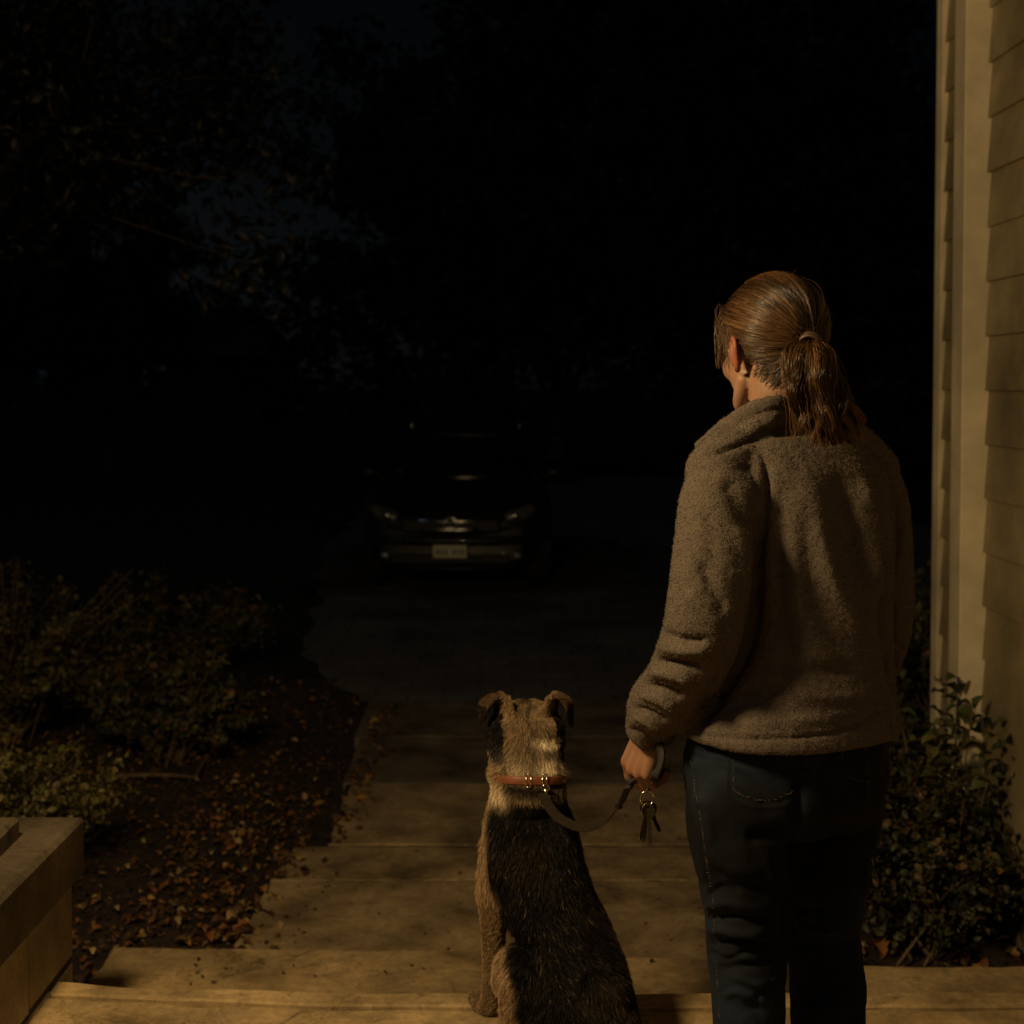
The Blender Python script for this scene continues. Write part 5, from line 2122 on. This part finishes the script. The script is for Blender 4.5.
# ================================================================== LEASH AND KEYS
M['leash'] = mat('leash_strap', (.014, .010, .005), .85, noise=90, col2=(.024, .017, .009), spec=.2, bump=.5, bscale=220, bdist=.001)
M['leash_dark'] = mat('leash_handle', (.010, .008, .007), .8, bump=.5, bscale=200, bdist=.001)
grip_c = (kn[1] + kn[2] + tips[1] + tips[2]) / 4
L0 = ringc + np.array([.001, -.006, -.012])
pathL = [L0, P(543, 795, 3.02), P(554, 813, 2.92), P(570, 824, 2.82), P(589, 828, 2.72), P(607, 820, 2.62), P(621, 803, 2.54), P(630, 784, 2.47), grip_c + np.array([-.006, 0, -.012])]


def strap(path, w, th, upv, m=8):
    p = catmull(path, m)
    T = np.gradient(p, axis=0)
    rings = []
    for i in range(len(p)):
        t = T[i] / np.linalg.norm(T[i])
        uu = upv[0] * (1 - i / (len(p) - 1)) + upv[1] * i / (len(p) - 1)
        u = uu - np.dot(uu, t) * t
        u /= np.linalg.norm(u)
        n_ = np.cross(t, u)
        a = np.arange(12) / 12 * 2 * pi
        rings.append(p[i] + np.outer(np.sign(np.cos(a)) * np.abs(np.cos(a)) ** .45 * w / 2, u) + np.outer(np.sin(a) * th / 2, n_))
    return rings_vf(rings)


leash = thing('leash', 'flat leather leash sagging from the dog collar up to the hand', 'leash', tuple(L0))
lo = L0.copy()
vv, ff = strap(pathL[:7], .0215, .0036, (np.array([1.0, -.2, .1]), np.array([.35, -.5, .8])))
obj('strap', (vv - lo, ff), M['leash'], leash)
vv, ff = strap([pathL[6] + np.array([-.004, .004, -.004]), pathL[6], pathL[7], pathL[8], grip_c + np.array([.010, 0, -.004]), P(655, 777, 2.37), P(661, 762, 2.36), P(660, 747, 2.38), P(651, 742, 2.41)],
               0.020, .0080, (np.array([.35, -.5, .8]), np.array([.3, -.9, .2])))
obj('handle', (vv - lo, ff), M['leash_dark'], leash)
g = MB(True)
g.tube([ringc + np.array([0, -.002, .003]) - lo, L0 + np.array([0, -.003, -.004]) - lo], .0045, 8)
g.tube([L0 + np.array([-.010, -.003, -.004]) - lo, L0 + np.array([.010, -.004, -.004]) - lo], .0028, 8)
obj('snap_hook', g, M['metal'], leash)

keys = thing('key_ring', 'bunch of keys on a metal ring hanging below the hand', 'keys', tuple(P(647, 798, 2.40)))
ko = np.array(keys.location)
M['dark_key'] = mat('dark_key', (.05, .045, .038), .35, metal=.8)
M['brass'] = mat('brass_key', (.62, .45, .20), .28, metal=1.0)
g = MB(True)
a = np.linspace(0, 4 * pi, 49)
RR = .0122
g.tube(np.stack([np.cos(a) * RR, np.linspace(-.0016, .0016, 49), np.sin(a) * RR], 1), .0011, 6)
obj('split_ring', g, M['metal'], keys)
g = MB(True)
hk = P(652, 781, 2.40) - ko
a = np.linspace(0, 2 * pi, 25)
mid_ = (hk + np.array([0, 0, RR])) / 2
hh = np.linalg.norm(hk - np.array([0, 0, RR])) / 2 + .003
ax = (hk - np.array([0, 0, RR]))
ax /= np.linalg.norm(ax)
g.tube(mid_ + np.outer(np.cos(a) * hh, ax) + np.outer(np.sin(a) * .0045, [0, 1.0, 0]), .0013, 6, cap=False)
obj('clip', g, M['dark_key'], keys)


def key(ang, yaw, L, name, m, yo=0.0, bow=.0105):
    """flat key hanging from the bottom of the ring: bow with hole, shaft with cuts"""
    mb = MB()
    n = 20
    # outline in local x (width), z (down)
    rings = []
    th = .0011
    a = np.linspace(0, 2 * pi, n, endpoint=False)
    outer = np.stack([np.cos(a) * bow, np.sin(a) * bow * 1.05 - bow * .75], 1)
    inner = np.stack([np.cos(a) * .0032, np.sin(a) * .0028 - .0028], 1)
    vv = []
    for yy in (-th, th):
        vv += [(x, yy, z) for x, z in outer] + [(x, yy, z) for x, z in inner]
    ff = []
    for j in range(n):
        k_ = (j + 1) % n
        ff += [(j, k_, n + k_, n + j), (2 * n + j, 3 * n + j, 3 * n + k_, 2 * n + k_), (j, 2 * n + j, 2 * n + k_, k_), (n + j, n + k_, 3 * n + k_, 3 * n + j)]
    mb.add(vv, ff)
    z0 = -bow * 1.7
    cuts = [(0, .0042), (.12, .0042), (.14, .0032), (.24, .0038), (.34, .0022), (.44, .0036), (.55, .0024), (.66, .0038), (.78, .0026), (.9, .0032), (1, .0006)]
    vv = []
    for t, w in cuts:
        z = z0 - t * (L - bow * 1.7)
        vv += [(-.0036 * min(1, (1.08 - t) * 6), -th * .9, z), (w, -th * .9, z), (w, th * .9, z), (-.0036 * min(1, (1.08 - t) * 6), th * .9, z)]
    ff = [(3, 2, 1, 0)]
    for i in range(len(cuts) - 1):
        for j in range(4):
            a0, b0_ = i * 4 + j, i * 4 + (j + 1) % 4
            ff.append((a0, b0_, b0_ + 4, a0 + 4))
    e = (len(cuts) - 1) * 4
    ff.append((e, e + 1, e + 2, e + 3))
    mb.add(vv, ff)
    rot = rotm('y', ang) @ rotm('z', yaw)
    mb.v = [tuple(rot @ np.array(q) + np.array([sin(-ang) * .0 + .001, yo, -RR + .002])) for q in mb.v]
    obj(name, mb, m, keys)


key(radians(12), radians(35), 0.062, 'key', M['brass'], -.003, .0115)
key(radians(-4), radians(-25), 0.068, 'key', M['dark_key'], -.006, .0125)
key(radians(-24), radians(15), 0.053, 'key', M['dark_key'], .002, .0125)
key(radians(5), radians(10), 0.067, 'key', M['dark_key'], .006, .0120)

# ================================================================== LIGHT
W = bpy.data.worlds.new('World')
S.world = W
W.use_nodes = True
nt = W.node_tree
bg = nt.nodes['Background']
sky = nt.nodes.new('ShaderNodeTexSky')
sky.sky_type = 'NISHITA'
sky.sun_disc = False
sky.sun_elevation = radians(3)
sky.sun_rotation = radians(-40)
hs = nt.nodes.new('ShaderNodeHueSaturation')
hs.inputs['Saturation'].default_value = .35
tint = nt.nodes.new('ShaderNodeMix')
tint.data_type = 'RGBA'
tint.blend_type = 'MULTIPLY'
tint.inputs[0].default_value = 1
tint.inputs[7].default_value = (.62, .85, 1.15, 1)
nt.links.new(sky.outputs[0], hs.inputs['Color'])
nt.links.new(hs.outputs[0], tint.inputs[6])
nt.links.new(tint.outputs[2], bg.inputs['Color'])
bg.inputs['Strength'].default_value = .0008

moon = bpy.data.lights.new('moonlight', 'SUN')
moon.energy = .04
moon.angle = radians(.5)
moon.color = (.62, .8, 1.0)
mo = bpy.data.objects.new('moonlight', moon)
COL.objects.link(mo)
mo.rotation_euler = (radians(50), 0, radians(-40))

pl_ = bpy.data.lights.new('porch_light', 'POINT')
pl_.energy = 175
pl_.shadow_soft_size = .16
pl_.color = (1.0, .695, .33)
po = bpy.data.objects.new('porch_light', pl_)
COL.objects.link(po)
po.location = (-1.02, 1.76, 2.60)
p2 = bpy.data.lights.new('fill_light', 'POINT')  # added fill lamp, lifts the house wall and her right side
p2.energy = 6
p2.shadow_soft_size = .12
p2.color = (1.0, .74, .38)
p2o = bpy.data.objects.new('fill_light', p2)
COL.objects.link(p2o)
p2o.location = (1.1, -.4, 2.4)
S.cycles.max_bounces = 5
